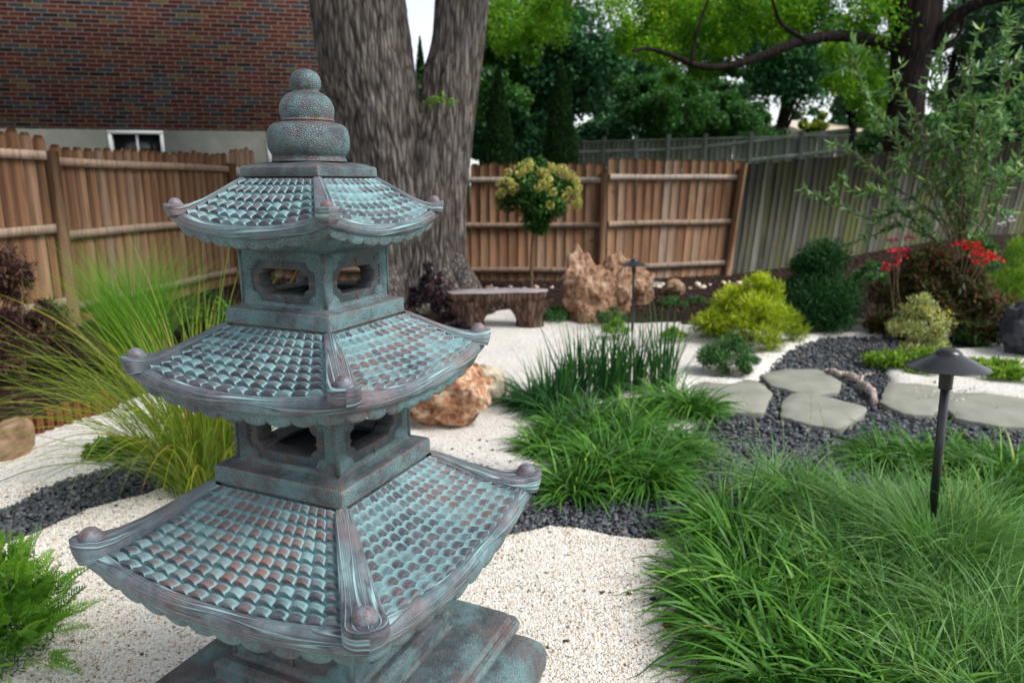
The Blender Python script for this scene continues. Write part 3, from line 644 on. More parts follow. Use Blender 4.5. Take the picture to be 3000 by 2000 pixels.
def storey(w_, z0, z1, k):
    root = None; mb = MB(); fr = MB(); inner = MB()
    H = z1-z0; zc = z0+H*.43
    hw, hh = w_*.78, H*.36
    for q in range(4):
        RM = side_rot(q)
        P_out = plaque(w_, H/2, 1e-5, 0); P_out = P_out*np.array([1, 1]) 
        Pf = plaque(hw, hh, hh*.46, 0); Pf2 = plaque(hw*.975, hh*.95, hh*.46, 0)
        Po = plaque(hw*.75, hh*.58, hh*.30, 0)
        rings = [(P_out+np.array([0, z0+H/2]), 0.0), (Pf+np.array([0, zc]), .0), (Pf2+np.array([0, zc]), -.010*k)]
        V = np.concatenate([np.c_[np.full(len(p), w_+d), p[:, 0], p[:, 1]] for p, d in rings])
        n = len(P_out); mb.add(V@RM, grid_faces(n, 3, True))
        fr_r = [(Pf2+np.array([0, zc]), -.010*k), (Po*1.05+np.array([0, zc]), -.006*k), (Po+np.array([0, zc]), -.010*k), (Po*.97+np.array([0, zc]), -w_*.34), (Po*1.1+np.array([0, zc]), -w_*.36)]
        V = np.concatenate([np.c_[np.full(len(p), w_+d-.0003), p[:, 0], p[:, 1]] for p, d in fr_r])
        fr.add(V@RM, grid_faces(n, len(fr_r), True))
        # thin seams of the frame
        for (yy, zz, sy, sz) in ((0, zc+hh*.83, .0035*k, hh*.30), (0, zc-hh*.83, .0035*k, hh*.30), (hw*.865, zc, hw*.23, .0035*k), (-hw*.865, zc, hw*.23, .0035*k)):
            fr.box(np.array([w_-.006*k, yy, zz])@RM, (.004*k, sy, sz) if q % 2 == 0 else (sy, .004*k, sz))
    s_ = mb.build('storey', M['crackle'], pag, False); fr.build('window_frame', M['crackle_dark'], s_, False)
    # corner fillets: slim posts and a mitred foot
    for q in range(4):
        cp_ = MB(); a = q*math.pi/2+math.pi/4; cp_.box((w_*math.cos(a)/SQ*.985, w_*math.sin(a)/SQ*.985, (z0+z1)/2), (.012*k, .012*k, H-.002))
        cp_.build('corner_post', M['crackle'], s_, False)
    square_loft('foot_fillet', [(w_*1.0, z0+.014*k), (w_*1.02, z0+.006*k), (w_*1.06, z0+.001), (w_*1.1, z0-.002)], M['crackle'], s_, rc=.03)
    return s_
R1 = Roof(.290, 1.530, .150, 1.583, 6, 12, .030, .021, .022, 1.428, .122, 8)
R2 = Roof(.400, 1.2000, .210, 1.256, 8, 14, .030, .029, .028, 1.088, .152, 9)
R3 = Roof(.536, .7850, .266, .874, 10, 17, .036, .040, .036, .632, .19, 10)
R1.build(''); R2.build(''); R3.build('')
square_loft('cap', [(0.0851, 1.572), (0.0948, 1.576), (0.0948, 1.5865), (0.1057, 1.588), (0.1073, 1.590), (0.1077, 1.593), (0.1077, 1.606), (0.1065, 1.609), (0.1037, 1.611), (0.0851, 1.6175), (0.0648, 1.6205), (0.0405, 1.6215)], M['crackle'], pag, rc=.02)
for (r0, zt_, zb_, r_up) in ((.2075, 1.298, 1.2606, .1696), (.2642, .923, .879, .2095)):
    h_ = r0*SQ; square_loft('ledge', [(h_*.95, zb_-.022), (h_*.965, zb_-.012), (h_*.965, zb_-.001), (h_-.003, zb_), (h_, zb_+.003), (h_, zt_-.005), (h_-.002, zt_-.001), (h_-.006, zt_+.001), (r_up*SQ*.5, zt_+.005), (.0006, zt_+.005)], M['crackle'], pag, rc=.03)
storey(.119, 1.3015, 1.437, .62); storey(.1475, .927, 1.10, .78); storey(.181, .408, .645, 1.0)
h3 = .310*SQ
square_loft('ledge', [(h3*.6, .338), (h3*1.03, .338), (h3*1.03, .347), (h3*1.02, .352), (h3*.985, .358), (h3*.99, .372), (h3*.995, .380), (h3, .384), (h3, .398), (h3-.005, .403), (h3*.93, .410), (.181, .412), (.10, .413), (.0006, .413)], M['crackle'], pag, rc=.02)
def base_loft():
    w1 = .49*SQ; w2 = .524*SQ
    prof = [(.16, .3520), (.215, .3515), (.24, .3535), (w1-.004, .3535), (w1+.001, .351), (w1+.003, .344), (w1+.006, .336), (w2-.012, .337), (w2-.003, .333), (w2+.002, .322), (w2, .308), (w2-.007, .298), (w2-.022, .292), (w2-.026, .282), (w2-.024, .272)]
    return square_loft('base_slab', prof, M['crackle'], pag, rc=.07, seg=16)
base_loft()
# four bulging cabriole feet joined by a curved skirt
def feet():
    w2 = .524*SQ
    prof = [(w2-.024, .272), (w2-.004, .268), (w2+.022, .255), (w2+.046, .230), (w2+.058, .195), (w2+.056, .150), (w2+.040, .095), (w2+.030, .050), (w2+.034, .015), (w2+.030, -.02)]
    n = 49; u = np.linspace(-1, 1, n)
    sk = MB()
    for q in range(4):
        RM = side_rot(q); V = []
        for (w_, z_) in prof:
            Pn = []
            for uu in u:
                cut = .205*max(0, 1-abs(uu/.62)**3.2) if abs(uu) < .62 else 0      # arch opening of the skirt
                zz = max(z_, cut-.02+.0) if z_ < cut else z_
                Pn.append((w_ if z_ >= cut else np.interp(cut, [p[1] for p in prof][::-1], [p[0] for p in prof][::-1]), uu*w_, zz))
            V.append(Pn)
        sk.add(np.array(V).reshape(-1, 3)@RM, grid_faces(n, len(prof))[:, ::-1])
    sk.build('base_foot', M['crackle'], pag)
    square_loft('base_core', [(.30, .285), (.30, -.02)], M['crackle'], pag)
feet()
lathe('finial', [(.045, 1.6210), (.080, 1.6205), (.083, 1.6239), (.079, 1.6294), (.079, 1.6328), (.084, 1.6387), (.0895, 1.6496), (.0912, 1.6653), (.0895, 1.6830), (.084, 1.6968), (.074, 1.7042), (.060, 1.7062), (.057, 1.7082), (.0605, 1.7111), (.057, 1.7141), (.0585, 1.7185), (.0602, 1.7293),
                  (.0595, 1.7412), (.054, 1.7540), (.045, 1.7648), (.0335, 1.7712), (.0285, 1.7737), (.031, 1.7786), (.0340, 1.7865), (.0342, 1.7953), (.031, 1.8062), (.024, 1.8150), (.013, 1.8200), (.002, 1.8214)], M['crackle'], pag, 72, wob=.004)

# ------------------------------------------------------------------ fences
def fence(name, A, B, ha, hb, label, group=None, pick=.145, gap=.004, mat='cedar', railm='rail', rails=(.22, .90, 1.58), posts=(0, 1), shear=(0, 0), postm=None, front=-1,
          dog=True, railh=.085, jag=.02, step=0, seed=1, railside=-1, post_h=None, capm=None, rail_t=.04):
    """fence from A to B on the terrain; front = side of the rails (sign along the left-hand normal)"""
    r = np.random.default_rng(seed); A = np.asarray(A, float)[:2]; B = np.asarray(B, float)[:2]; L = np.linalg.norm(B-A); d = (B-A)/L; nrm = np.array([-d[1], d[0]])*railside
    def base(t): p = A+(B-A)*t; return float(terrain0(p[0], p[1]))
    root = empty(name, (A[0], A[1], 0), 0, label, 'fence', group); O = np.array([A[0], A[1], 0])
    n = int(L/pick); mb = MB()
    for i in range(n):
        t = (i+.5)/n; p = A+(B-A)*t; hz = ha+(hb-ha)*t+r.normal(0, jag*.5); z0 = base(t)+.03; wv = (L/n-gap)/2*(1 if r.uniform() > .1 else .93); th = .009
        sh = shear[0]+(shear[1]-shear[0])*t+r.normal(0, .004); off = r.normal(0, .002)
        prof = [(-wv, z0), (wv, z0), (wv, hz-.045), (wv*.62, hz), (-wv*.62, hz), (-wv, hz-.045)] if dog else [(-wv, z0), (wv, z0), (wv, hz), (-wv, hz)]
        V = []
        for s_ in (-th, th):
            for a, z in prof:
                q = p+d*(a+sh*(z-z0))+nrm*(s_+off); V.append((q[0], q[1], z))
        m = len(prof); V = np.array(V)-O
        Fq = [[j, (j+1) % m, (j+1) % m+m, j+m] for j in range(m)]
        if m == 6: Fq += [[0, 1, 2, 5], [2, 3, 4, 5], [7, 6, 11, 8], [9, 8, 11, 10]]
        else: Fq += [[0, 1, 2, 3], [5, 4, 7, 6]]
        mb.add(V, np.array(Fq), rnd=r.uniform(0, 1))
    mb.build('picket_panel', M[mat], root, False)
    for rh in rails:
        mb = MB(); ex = np.array([d[0], d[1], 0]); ez = np.array([0, 0, 1.]); segs = 8
        P = [];
        for i in range(segs+1):
            t = i/segs; p = A+(B-A)*t; z = base(t)+rh+.004*math.sin(t*9+rh*5); sh = (shear[0]+(shear[1]-shear[0])*t)*rh
            c = p+d*sh+nrm*(.012+rail_t/2)
            for dy, dz in ((-1, -1), (1, -1), (1, 1), (-1, 1)): q = c+nrm*dy*rail_t/2; P.append((q[0], q[1], z+dz*railh/2))
        P = np.array(P)-O; Fq = grid_faces(4, segs+1, True); Fq = np.concatenate([Fq, [[0, 1, 2, 3], [segs*4+3, segs*4+2, segs*4+1, segs*4]]])
        mb.add(P, Fq, rnd=r.uniform(0, 1)); mb.build('rail', M[railm], root, False)
    for t in posts:
        mb = MB(); p = A+(B-A)*t+nrm*.065; hz = post_h or (ha+(hb-ha)*t-.14); sh = (shear[0]+(shear[1]-shear[0])*t); z0 = base(t)-.1
        P = []
        for z in (z0, hz):
            q = p+d*sh*(z-z0)
            for a, b in ((-1, -1), (1, -1), (1, 1), (-1, 1)): P.append((q[0]+d[0]*a*.045+nrm[0]*b*.045, q[1]+d[1]*a*.045+nrm[1]*b*.045, z))
        Fq = np.concatenate([grid_faces(4, 2, True), [[0, 1, 2, 3], [7, 6, 5, 4]]]); mb.add(np.array(P)-O, Fq, rnd=r.uniform(0, 1)); mb.build('post', M[postm or mat], root, False)
    if capm:
        mb = MB(); c = (A+B)/2; mb.box((c[0]-O[0], c[1]-O[1], (ha+hb)/2+.02), (.13, L, .035), ax=None, rnd=.5)
        V = mb.V[0]; ang = math.atan2(d[1], d[0])-math.pi/2; cc = c-A; X = V[:, :2]-cc; mb.V[0] = np.c_[X[:, 0]*math.cos(ang)-X[:, 1]*math.sin(ang)+cc[0], X[:, 0]*math.sin(ang)+X[:, 1]*math.cos(ang)+cc[1], V[:, 2]]
        mb.build('top_board', M[capm], root, False)
    return root
def topz(x, y, Y): return float(pd(x, y, Y)[2])
# left fence running away from the camera, panel by panel
def LX(t): a = np.array([-4.72, 5.6]); b = np.array([-3.95, 11.3]); return a+(b-a)*t
YA = 7.15; tA = (YA-5.6)/5.7
fence('wooden_fence', LX(-.35), LX(tA), 2.18, topz(195, 398, YA), 'near left panel of brown cedar fence, taller than its neighbour', 'brown cedar fence panels', rails=(.30, 1.02, 1.72), posts=(1,), railside=-1, seed=2, railm='rail', mat='cedar')
fence('wooden_fence', LX(tA+.01), LX(.86), topz(230, 428, YA), topz(640, 448, 10.4), 'long left brown cedar fence panel below the basement window', 'brown cedar fence panels', rails=(.22, .95, 1.66), posts=(1,), railside=-1, seed=3)
fence('wooden_fence', LX(.87), LX(1.0), 2.02, 2.03, 'short pale weathered fence panel beyond the pagoda cap', 'brown cedar fence panels', mat='cedar_pale', rails=(.22, .95, 1.62), posts=(), railside=-1, seed=4, railm='rail_grey', railh=.14, jag=.03)
xm = pd(1768, 700, 11.3)[0]; xr = pd(2140, 700, 12.0)[0]
fence('wooden_fence', (-3.90, 11.32), (xm, 11.3), topz(1100, 478, 11.3), topz(1750, 478, 11.3), 'long brown cedar fence panel behind the flowering standard and the rocks', 'brown cedar fence panels', rails=(.20, .90, 1.585), posts=(.5, .995), railside=-1, seed=5)
fence('wooden_fence', (xm+.06, 11.32), (xr, 12.0), topz(1775, 462, 11.3), topz(2140, 470, 12.0), 'brown cedar fence panel between the middle post and the mossy fence', 'brown cedar fence panels', rails=(.24, .92, 1.63), posts=(.97,), railside=-1, seed=6, shear=(0, .08), jag=.008)
# brown stand-alone end post
pp = gp(2128, 812); mb = MB(); q0 = np.array([0, 0, 0.]); top = pd(2182, 478, 11.85)-pp
mb.tube([q0+[0, 0, -.1], q0, top], .052, 4, True, rnd=.3); o = mb.build('fence_post', M['cedar'], None, False); o.location = pp; tag(o, 'leaning brown post where the cedar fence meets the mossy fence', 'fence post')
# old mossy fence to the right
Bf = pd(3060, 690, 15.2)
fence('old_fence', (xr+.05, 12.1), Bf, topz(2185, 480, 12.1), topz(3040, 398, 15.2), 'old mossy grey board fence leaning behind the red flowered shrub', pick=.135, gap=.006, mat='oldwood', railm='oldgrey', rails=(.3,), posts=(), shear=(.10, .22), dog=False, jag=.02, railside=1, seed=7)
# grey fence further back
a_ = pd(1640, 520, 21); b_ = pd(2480, 500, 17.5)
fence('grey_fence', a_, b_, topz(1690, 415, 20.8), topz(2400, 404, 17.8), 'weathered grey fence with posts and cap board far behind the cedar fence', pick=.14, mat='oldgrey', railm='oldgrey', rails=(1.9, 2.35), posts=(.06, .18, .30, .42, .55, .70, .86), dog=False, jag=.01, railside=-1, seed=8, post_h=2.75, capm='oldgrey')

# ------------------------------------------------------------------ brick house
HY0 = 12.2; hp = pd(0, 376.5, HY0); ang = R(10); zb = float(hp[2])
HO = np.array([hp[0], hp[1], 0.]); house = empty('brick_house', HO, ang, 'red brick house with pale concrete foundation behind the left fence', 'house')
def xa(px_, py_):                                    # photo pixel -> position on the wall plane (along, height)
    d = ray(px_, py_); n = np.array([-math.sin(ang), math.cos(ang), 0]); t = ((HO-[0, 0, CAM_H])@n)/(d@n); p = np.array([0, 0, CAM_H])+d*t
    return float((p-HO)@np.array([math.cos(ang), math.sin(ang), 0])), float(p[2])
xe = xa(985, 300)[0]; xs = -6.0
wx0, wz1 = xa(314, 384); wx1, _ = xa(477, 384); wz0 = wz1-.55; w2x0, w2z1 = xa(781, 408); w2x1 = w2x0+1.5
def hbox(name, x0, x1, y0, y1, z0, z1, mat, parent=house):
    mb = MB(); mb.box(((x0+x1)/2, (y0+y1)/2, (z0+z1)/2), (x1-x0, y1-y0, z1-z0)); return mb.build(name, M[mat], parent, False)
hbox('wall', xs, xe, .02, 8, zb, zb+5.4, 'brick')
fz = [(xs, wx0), (wx1, w2x0), (w2x1, xe)]
mb = MB()
for x0, x1 in fz: mb.box(((x0+x1)/2, 4.0, zb/2), (x1-x0, 8, zb))
for x0, x1, zt in ((wx0, wx1, wz1), (w2x0, w2x1, w2z1)):
    mb.box(((x0+x1)/2, 4.0, (zt+zb)/2), (x1-x0, 8-.002, zb-zt)); zz = zt-.55; mb.box(((x0+x1)/2, 4.0, zz/2), (x1-x0, 8-.002, zz))
    mb.box(((x0+x1)/2, 4.2, zt-.275), (x1-x0, 7.4, .55))
mb.build('foundation', M['concrete'], house, False)
for x0, x1, zt in ((wx0, wx1, wz1), (w2x0, w2x1, w2z1)):
    mb = MB(); t = .055; zb_ = zt-.55
    mb.box(((x0+x1)/2, .05, zt-t/2+.01), (x1-x0, .12, t)); mb.box(((x0+x1)/2, .05, zb_+t/2), (x1-x0, .12, t))
    mb.box((x0+t/2, .05, zt-.275), (t, .118, .55-2*t+.02)); mb.box((x1-t/2, .05, zt-.275), (t, .118, .55-2*t+.02)); mb.box(((x0+x1)/2, .07, zt-.275), (.03, .06, .55-2*t))
    f = mb.build('window', M['whitepaint'], house, False); hbox('pane', x0+t, x1-t, .10, .11, zb_+t, zt-t+.01, 'glass_dark', f)
mb = MB(); V = np.array([[xs-.6, -.6, zb+5.4], [xe+.6, -.6, zb+5.4], [xe+.6, 8.6, zb+5.4], [xs-.6, 8.6, zb+5.4], [xs-.6, 4, zb+8], [xe+.6, 4, zb+8]])
mb.add(V, np.array([[0, 1, 5, 4], [2, 3, 4, 5], [3, 2, 1, 0]])); mb.add(V[[1, 2, 5]], np.array([[0, 1, 2]])); mb.add(V[[3, 0, 4]], np.array([[0, 1, 2]])); mb.build('roof', M['roof'], house, False)
# distant house glimpsed beyond the grey fence
p = pd(2450, 395, 42); dh = empty('distant_house', (p[0], p[1], 0), R(8), 'pale pinkish house glimpsed beyond the grey fence under the tree', 'house')
hbox('wall', -1.9, 1.9, 0, 5, 0, float(p[2])+.15, 'siding', dh)
mb = MB(); zt = float(p[2])+.15; V = np.array([[-2.2, -.4, zt], [2.2, -.4, zt], [2.2, 5.4, zt], [-2.2, 5.4, zt], [-2.2, 2.5, zt+.7], [2.2, 2.5, zt+.7]])
mb.add(V, np.array([[0, 1, 5, 4], [2, 3, 4, 5], [3, 2, 1, 0]])); mb.add(V[[1, 2, 5]], np.array([[0, 1, 2]])); mb.add(V[[3, 0, 4]], np.array([[0, 1, 2]])); mb.build('roof', M['rock_cream'], dh, False)

# ------------------------------------------------------------------ foliage builders
def unit(v): return v/(np.linalg.norm(v, axis=-1, keepdims=True)+1e-12)
def leafV(P, size, aspect=.5, dirs=None, flat=.5, droop=0.0, r=None):       # rhombic leaves; returns V (n*4,3), faces
    r = r or rng; n = len(P); size = np.broadcast_to(size, (n,))
    if dirs is None: dirs = r.normal(size=(n, 3))
    D = unit(dirs+np.array([0, 0, -droop])); Nn = unit(np.cross(D, r.normal(size=(n, 3))+np.array([0, 0, 0.0])))
    up = np.array([0, 0, 1.]); side = np.cross(D, up)+.6*r.normal(size=(n, 3))*(1-flat); side = unit(side-D*(side*D).sum(1, keepdims=True))
    L = size[:, None]; W = L*aspect*.5
    nrm = np.cross(D, side)
    V = np.stack([P-D*L*.5, P+side*W+nrm*L*.06, P+D*L*.5-nrm*L*.05, P-side*W+nrm*L*.06], 1)
    return V.reshape(-1, 3), np.arange(n*4).reshape(n, 4)
def leaves(name, P, size, mat, parent=None, rnd=None, aspect=.5, dirs=None, flat=.5, droop=0.0, rebase=None, r=None):
    V, Fc = leafV(P, size, aspect, dirs, flat, droop, r)
    if rnd is None: rnd = (r or rng).uniform(0, 1, len(P))
    return mk(name, V, Fc, M[mat] if isinstance(mat, str) else mat, parent, {'rnd': np.repeat(rnd, 4)}, smooth_=False, rebase=rebase)
def bladesV(B, phi, th0, curl, L, W, K=7, zmin=None, lift=0.0):              # arching ribbons; th from vertical
    n = len(B); t = np.linspace(0, 1, K); th = th0[:, None]+curl[:, None]*t[None]**1.15
    ds = (L/(K-1))[:, None]; hor = np.sin(th); ver = np.cos(th)
    x = np.concatenate([np.zeros((n, 1)), np.cumsum((hor[:, 1:]+hor[:, :-1])/2*ds, 1)], 1); z = np.concatenate([np.zeros((n, 1)), np.cumsum((ver[:, 1:]+ver[:, :-1])/2*ds, 1)], 1)
    c, s = np.cos(phi)[:, None], np.sin(phi)[:, None]
    Pc = np.stack([B[:, :1]+x*c, B[:, 1:2]+x*s, B[:, 2:3]+z], -1)
    if zmin is not None: Pc[..., 2] = np.maximum(Pc[..., 2], zmin)
    prof = np.clip((1-t**2.4)*(.55+.45*np.minimum(t*4, 1)), .06, 1)
    tw = rng.normal(0, .5, n)[:, None]+rng.normal(0, .5, n)[:, None]*t
    sx, sy = -s*np.cos(tw), c*np.cos(tw); sz = np.sin(tw)
    wv = W[:, None]*prof*.5
    side = np.stack([sx*wv, sy*wv, sz*wv], -1)
    V = np.stack([Pc-side, Pc+side], 2).reshape(n, K*2, 3)
    f = np.array([[2*i, 2*i+1, 2*i+3, 2*i+2] for i in range(K-1)])
    return V.reshape(-1, 3), (f[None]+(2*K)*np.arange(n)[:, None, None]).reshape(-1, 4), K*2
def clump(name, c, n, rad, L, W, th=(.1, .9), curl=(.6, 1.6), mat='liriope', label='', cat='grass clump', group=None, K=7, phi=None, rndb=0.0, azc=None, Lv=.2, parent=None, mult=1):
    c = np.asarray(c, float); a = rng.uniform(0, 2*np.pi, n); rr = rad*np.sqrt(rng.uniform(0, 1, n))
    B = np.c_[rr*np.cos(a), rr*np.sin(a), np.zeros(n)-.015]
    ph = a+rng.normal(0, .7, n)
    th0 = th[0]+(th[1]-th[0])*rng.uniform(0, 1, n)*(.35+.65*rr/rad); cu = rng.uniform(curl[0], curl[1], n)
    Ln = L*np.clip(rng.normal(1, Lv, n), .35, 1.5); Wn = W*rng.uniform(.7, 1.15, n)
    V, Fc, kk = bladesV(B, ph, th0, cu, Ln, Wn, K, zmin=.006)
    o = mk(name, V, Fc, M[mat], parent, {'rnd': np.repeat(np.clip(rng.beta(2, 2.2, n)+rndb, 0, 1), kk)}, smooth_=True)
    if parent is None: o.location = c; tag(o, label, cat, group)
    return o
def crown_pts(n, centers, rad, r=None, shell=.55):
    r = r or rng; k = len(centers); i = r.integers(0, k, n); d = unit(r.normal(size=(n, 3))); rr = np.asarray(rad)[i]*(shell+(1-shell)*r.uniform(0, 1, n))**1.0
    return np.asarray(centers)[i]+d*rr[:, None]*np.array([1, 1, .8]), i, d
def ell_centers(k, R3, r=None, inner=.45, bottom=-1.0):
    r = r or rng; out = []
    while len(out) < k:
        d = r.normal(size=3); d /= np.linalg.norm(d)
        if d[2] < bottom: continue
        out.append(d*np.array(R3)*r.uniform(inner, 1))
    return np.array(out)
def shrub(name, px_c, px_base, px_top, px_w, mat, label, cat='shrub', n=2500, leaf=.03, k=26, cr=.3, aspect=.5, flat=.4, stem=True, squash=1.0, group=None, up=0.0, taper=0.0, depth=1.0, extra=None, rndh=.25):
    b = gp(px_c, px_base); Y = b[1]; b[2] = ground_z(b[0], b[1]); b2 = b.copy(); wd = 1.10*px_w/F_PX*(Y*cp+(CAM_H-b[2])*sp); H = max(.05, float(pd(px_c, px_top, Y)[2])-b[2])
    b2[1] += wd*.10*depth; root = empty(name, b2, 0, label, cat, group)
    rad = np.minimum(wd*cr*.5, H*.42)*rng.uniform(.55, 1.4, k); Rw = wd/2-rad.mean()*.8; D_ = unit(rng.normal(size=(k, 3))); D_[:, 2] = np.abs(D_[:, 2])
    C_ = D_*np.array([Rw, Rw*depth, 1])*rng.uniform(.55, 1, (k, 1)); C_[:, 2] = H*.10+np.clip(D_[:, 2], 0, 1)*(H*.92-rad)*rng.uniform(.5, 1.1, k)
    C_[0] = (0, 0, H-rad[0]); C_[1] = (Rw*.3, 0, H*.86-rad[1]*.8); C_[2] = (-Rw*.35, 0, H*.82-rad[2]*.8)
    for q_ in range(6): C_[3+q_, :2] = (math.cos(q_*1.05)*Rw*.7, math.sin(q_*1.05)*Rw*.7*depth); C_[3+q_, 2] = H*.4
    if taper: C_[:, :2] *= (1-taper*np.clip(C_[:, 2:3]/H, 0, 1))
    n = int(n*1.5); P, i, d = crown_pts(n, C_, rad, shell=.35); keep = P[:, 2] > .01; P, i, d = P[keep], i[keep], d[keep]
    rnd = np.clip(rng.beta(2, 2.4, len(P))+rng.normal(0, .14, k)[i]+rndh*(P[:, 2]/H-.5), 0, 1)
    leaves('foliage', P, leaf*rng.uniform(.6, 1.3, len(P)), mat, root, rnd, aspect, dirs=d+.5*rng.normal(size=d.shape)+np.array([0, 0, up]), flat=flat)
    if stem:
        mb = MB()
        for q in range(7):
            tgt = C_[rng.integers(0, k)]; mb.tube(spline([(rng.normal(0, .02), rng.normal(0, .02), -.05), tgt*np.array([.4, .4, .5]), tgt], 7), np.linspace(.014, .004, 7)*max(.5, H), 6)
        mb.build('stems', M['twig'], root)
    return root

# ------------------------------------------------------------------ twin trunk tree by the bench
TY = 9.0
def trunk_px(rows, Y, n=70, rn=40, seed=1, furrow=.03, flare=None):
    rows = sorted(rows, key=lambda r: -r[2]); P = []; Rr = []
    for xl, xr, y in rows:
        a, b = pd(xl, y, Y), pd(xr, y, Y); P.append((a+b)/2); Rr.append(np.linalg.norm(b-a)/2)
    D = spline(np.c_[np.array(P), Rr], n); P, Rr = D[:, :3], D[:, 3]
    V, Fc = tube(P, Rr, rn, True)
    a = np.tile(np.arange(rn)*2*np.pi/rn, n); i = np.repeat(np.arange(n), rn); ax = P[i]; core = V[:n*rn]
    q = np.c_[np.cos(a)*1.0, np.sin(a)*1.0, core[:, 2]*.28]
    u3 = np.c_[np.cos(a)*12, np.sin(a)*12, core[:, 2]*2.8]; rid = 1-2*np.abs(vnoise(u3, seed, 2)); u4 = np.c_[np.cos(a)*24, np.sin(a)*24, core[:, 2]*9]; rid2 = 1-2*np.abs(vnoise(u4, seed+5, 2))
    f = 1+furrow*(rid*.8+rid2*.45)+.045*vnoise(q*2, seed+1, 2)
    V[:n*rn] = ax+(core-ax)*f[:, None]
    return V, Fc
left = [(1120, 1330, 905), (1085, 1300, 804), (1062, 1285, 689), (1040, 1272, 574), (1018, 1258, 448), (986, 1240, 321), (938, 1213, 172), (914, 1187, 0), (880, 1150, -220), (850, 1090, -480), (820, 1030, -800)]
right = [(1100, 1420, 905), (1112, 1382, 850), (1130, 1366, 790), (1150, 1362, 689), (1165, 1364, 574), (1190, 1379, 448), (1230, 1394, 321), (1244, 1405, 230), (1268, 1417, 132), (1279, 1434, 0), (1300, 1450, -220), (1340, 1470, -480), (1400, 1500, -800)]
bt = empty('twin_trunk_tree', pd(1240, 905, TY)*np.array([1, 1, 0])+np.array([0, 0, 0.]), 0, 'large grey furrowed tree with two trunks rising behind the bench', 'tree'); O = np.array(bt.location)
for rws, sd_ in ((left, 21), (right, 22)):
    V, Fc = trunk_px(rws, TY, 420, 300, sd_, .036)
    mk('trunk', V-O, Fc, M['bark'], bt)
# roots flare
mb = MB()
for k_, (x0, x1) in enumerate(((1395, 1300), (1330, 1260), (1130, 1180), (1240, 1235))):
    a, b = pd(x0, 905+8*(k_ % 2), TY-.45-.1*(k_ % 3)), pd(x1, 700, TY-.1); mb.tube(spline([a-[0, 0, .1], a*.7+b*.3, b], 14)-O, np.linspace(.26, .10, 14), 14)
mb.build('root_flare', M['bark'], bt)
mb = MB(); tops = []
for e, base in ((pd(840, -760, TY), None), (pd(1440, -760, TY), None)):
    for q in range(6):
        a_ = rng.uniform(0, 6.28); tip = e+np.array([math.cos(a_)*rng.uniform(1, 2.6), math.sin(a_)*rng.uniform(1, 2.6), rng.uniform(.8, 2.6)]); mb.tube(spline([e, (e+tip)/2+rng.normal(0, .2, 3), tip], 10)-O, np.linspace(.16, .04, 10), 8); tops.append(tip)
mb.build('limbs', M['bark'], bt)
cc = np.concatenate([np.array(tops), np.array([t + rng.normal(0, .9, 3) for t in tops for _ in range(3)])]); cc[:, 2] = np.maximum(cc[:, 2], 6.6)
P, i, d = crown_pts(26000, cc, rng.uniform(.6, 1.1, len(cc))); leaves('crown', P, rng.uniform(.08, .15, len(P)), 'tree_a', bt, rebase=O)
# small twig with leaves on the trunk
mb = MB(); a, b = pd(1245, 305, TY-.42), pd(1330, 298, TY-.55); cur = spline([a, (a+b)/2+[0, 0, .03], b], 8); mb.tube(cur-O, np.linspace(.008, .003, 8), 5); tw = mb.build('twig', M['twig'], bt)
P = np.repeat(cur, 9, 0)+rng.normal(0, .03, (72, 3)); leaves('leaf_spray', P, .06, 'locust', tw, rebase=O)

# ------------------------------------------------------------------ generic background trees
def tree(name, px_x, Y, base_z, crown, trunk_r, mat, label, n=16000, leaf=.16, k=30, cr=.28, group=None, trunk=None, aspect=.6, droop=.3, trunkm='bark_dark', limbs=6, seedc=None):
    """crown = (x0, x1, ytop, ybottom) in photo pixels at distance Y"""
    r = rng; x0, x1, yt, yb = crown; cx = (x0+x1)/2; a = pd(x0, (yt+yb)/2, Y); b = pd(x1, (yt+yb)/2, Y); t_, bo = pd(cx, yt, Y)[2], pd(cx, yb, Y)[2]
    c = (a+b)/2; c[2] = (t_+bo)/2; Rw = abs(b[0]-a[0])/2; H = (t_-bo)/2
    bx = pd(px_x, 500, Y)[0]; O = np.array([bx, Y, base_z]); root = empty(name, O, 0, label, 'tree', group)
    C_ = ell_centers(k, (Rw*(1-cr*.6), min(Rw, 3.5)*(1-cr*.5), H*(1-cr*.5)))+c; rad = np.minimum(Rw, H)*cr*1.5*r.uniform(.7, 1.25, k)
    P, i, d = crown_pts(n, C_, rad, shell=.5)
    rnd = np.clip(r.beta(2, 2.3, len(P))+r.normal(0, .12, k)[i], 0, 1)
    leaves('crown', P, leaf*r.uniform(.6, 1.3, len(P)), mat, root, rnd, aspect, flat=.6, droop=droop, rebase=O)
    mb = MB(); base = np.array([bx, Y, base_z]); top = np.array([c[0], Y, c[2]])
    cur = spline([base-[0, 0, .2], base*.6+top*.4+np.array([r.normal(0, .1), 0, 0]), top], 14); mb.tube(cur-O, np.linspace(trunk_r, trunk_r*.5, 14), 10)
    for q in range(limbs):
        tgt = C_[r.integers(0, k)]; s0 = cur[r.integers(6, 13)]; mb.tube(spline([s0, (s0+tgt)/2+[0, 0, .1], tgt], 7)-O, np.linspace(trunk_r*.4, .02, 7), 6)
    mb.build('trunk', M[trunkm], root)
    return root
G = 'trees beyond the fences'
tree('dark_tree', 1700, 27, .2, (1440, 1830, -120, 420), .25, 'tree_b', 'very dark tree filling the gap right of the two tall arborvitae', 22000, .20, group=G)
tree('dark_tree', 1480, 25, .2, (1340, 1560, -60, 460), .2, 'tree_a', 'mid green tree directly behind the two arborvitae', 12000, .18, group=G)
tree('dark_tree', 1620, 30, .2, (1500, 1720, -150, 300), .2, 'tree_c', 'bluish tree top showing between the arborvitae tips', 9000, .18, group=G)
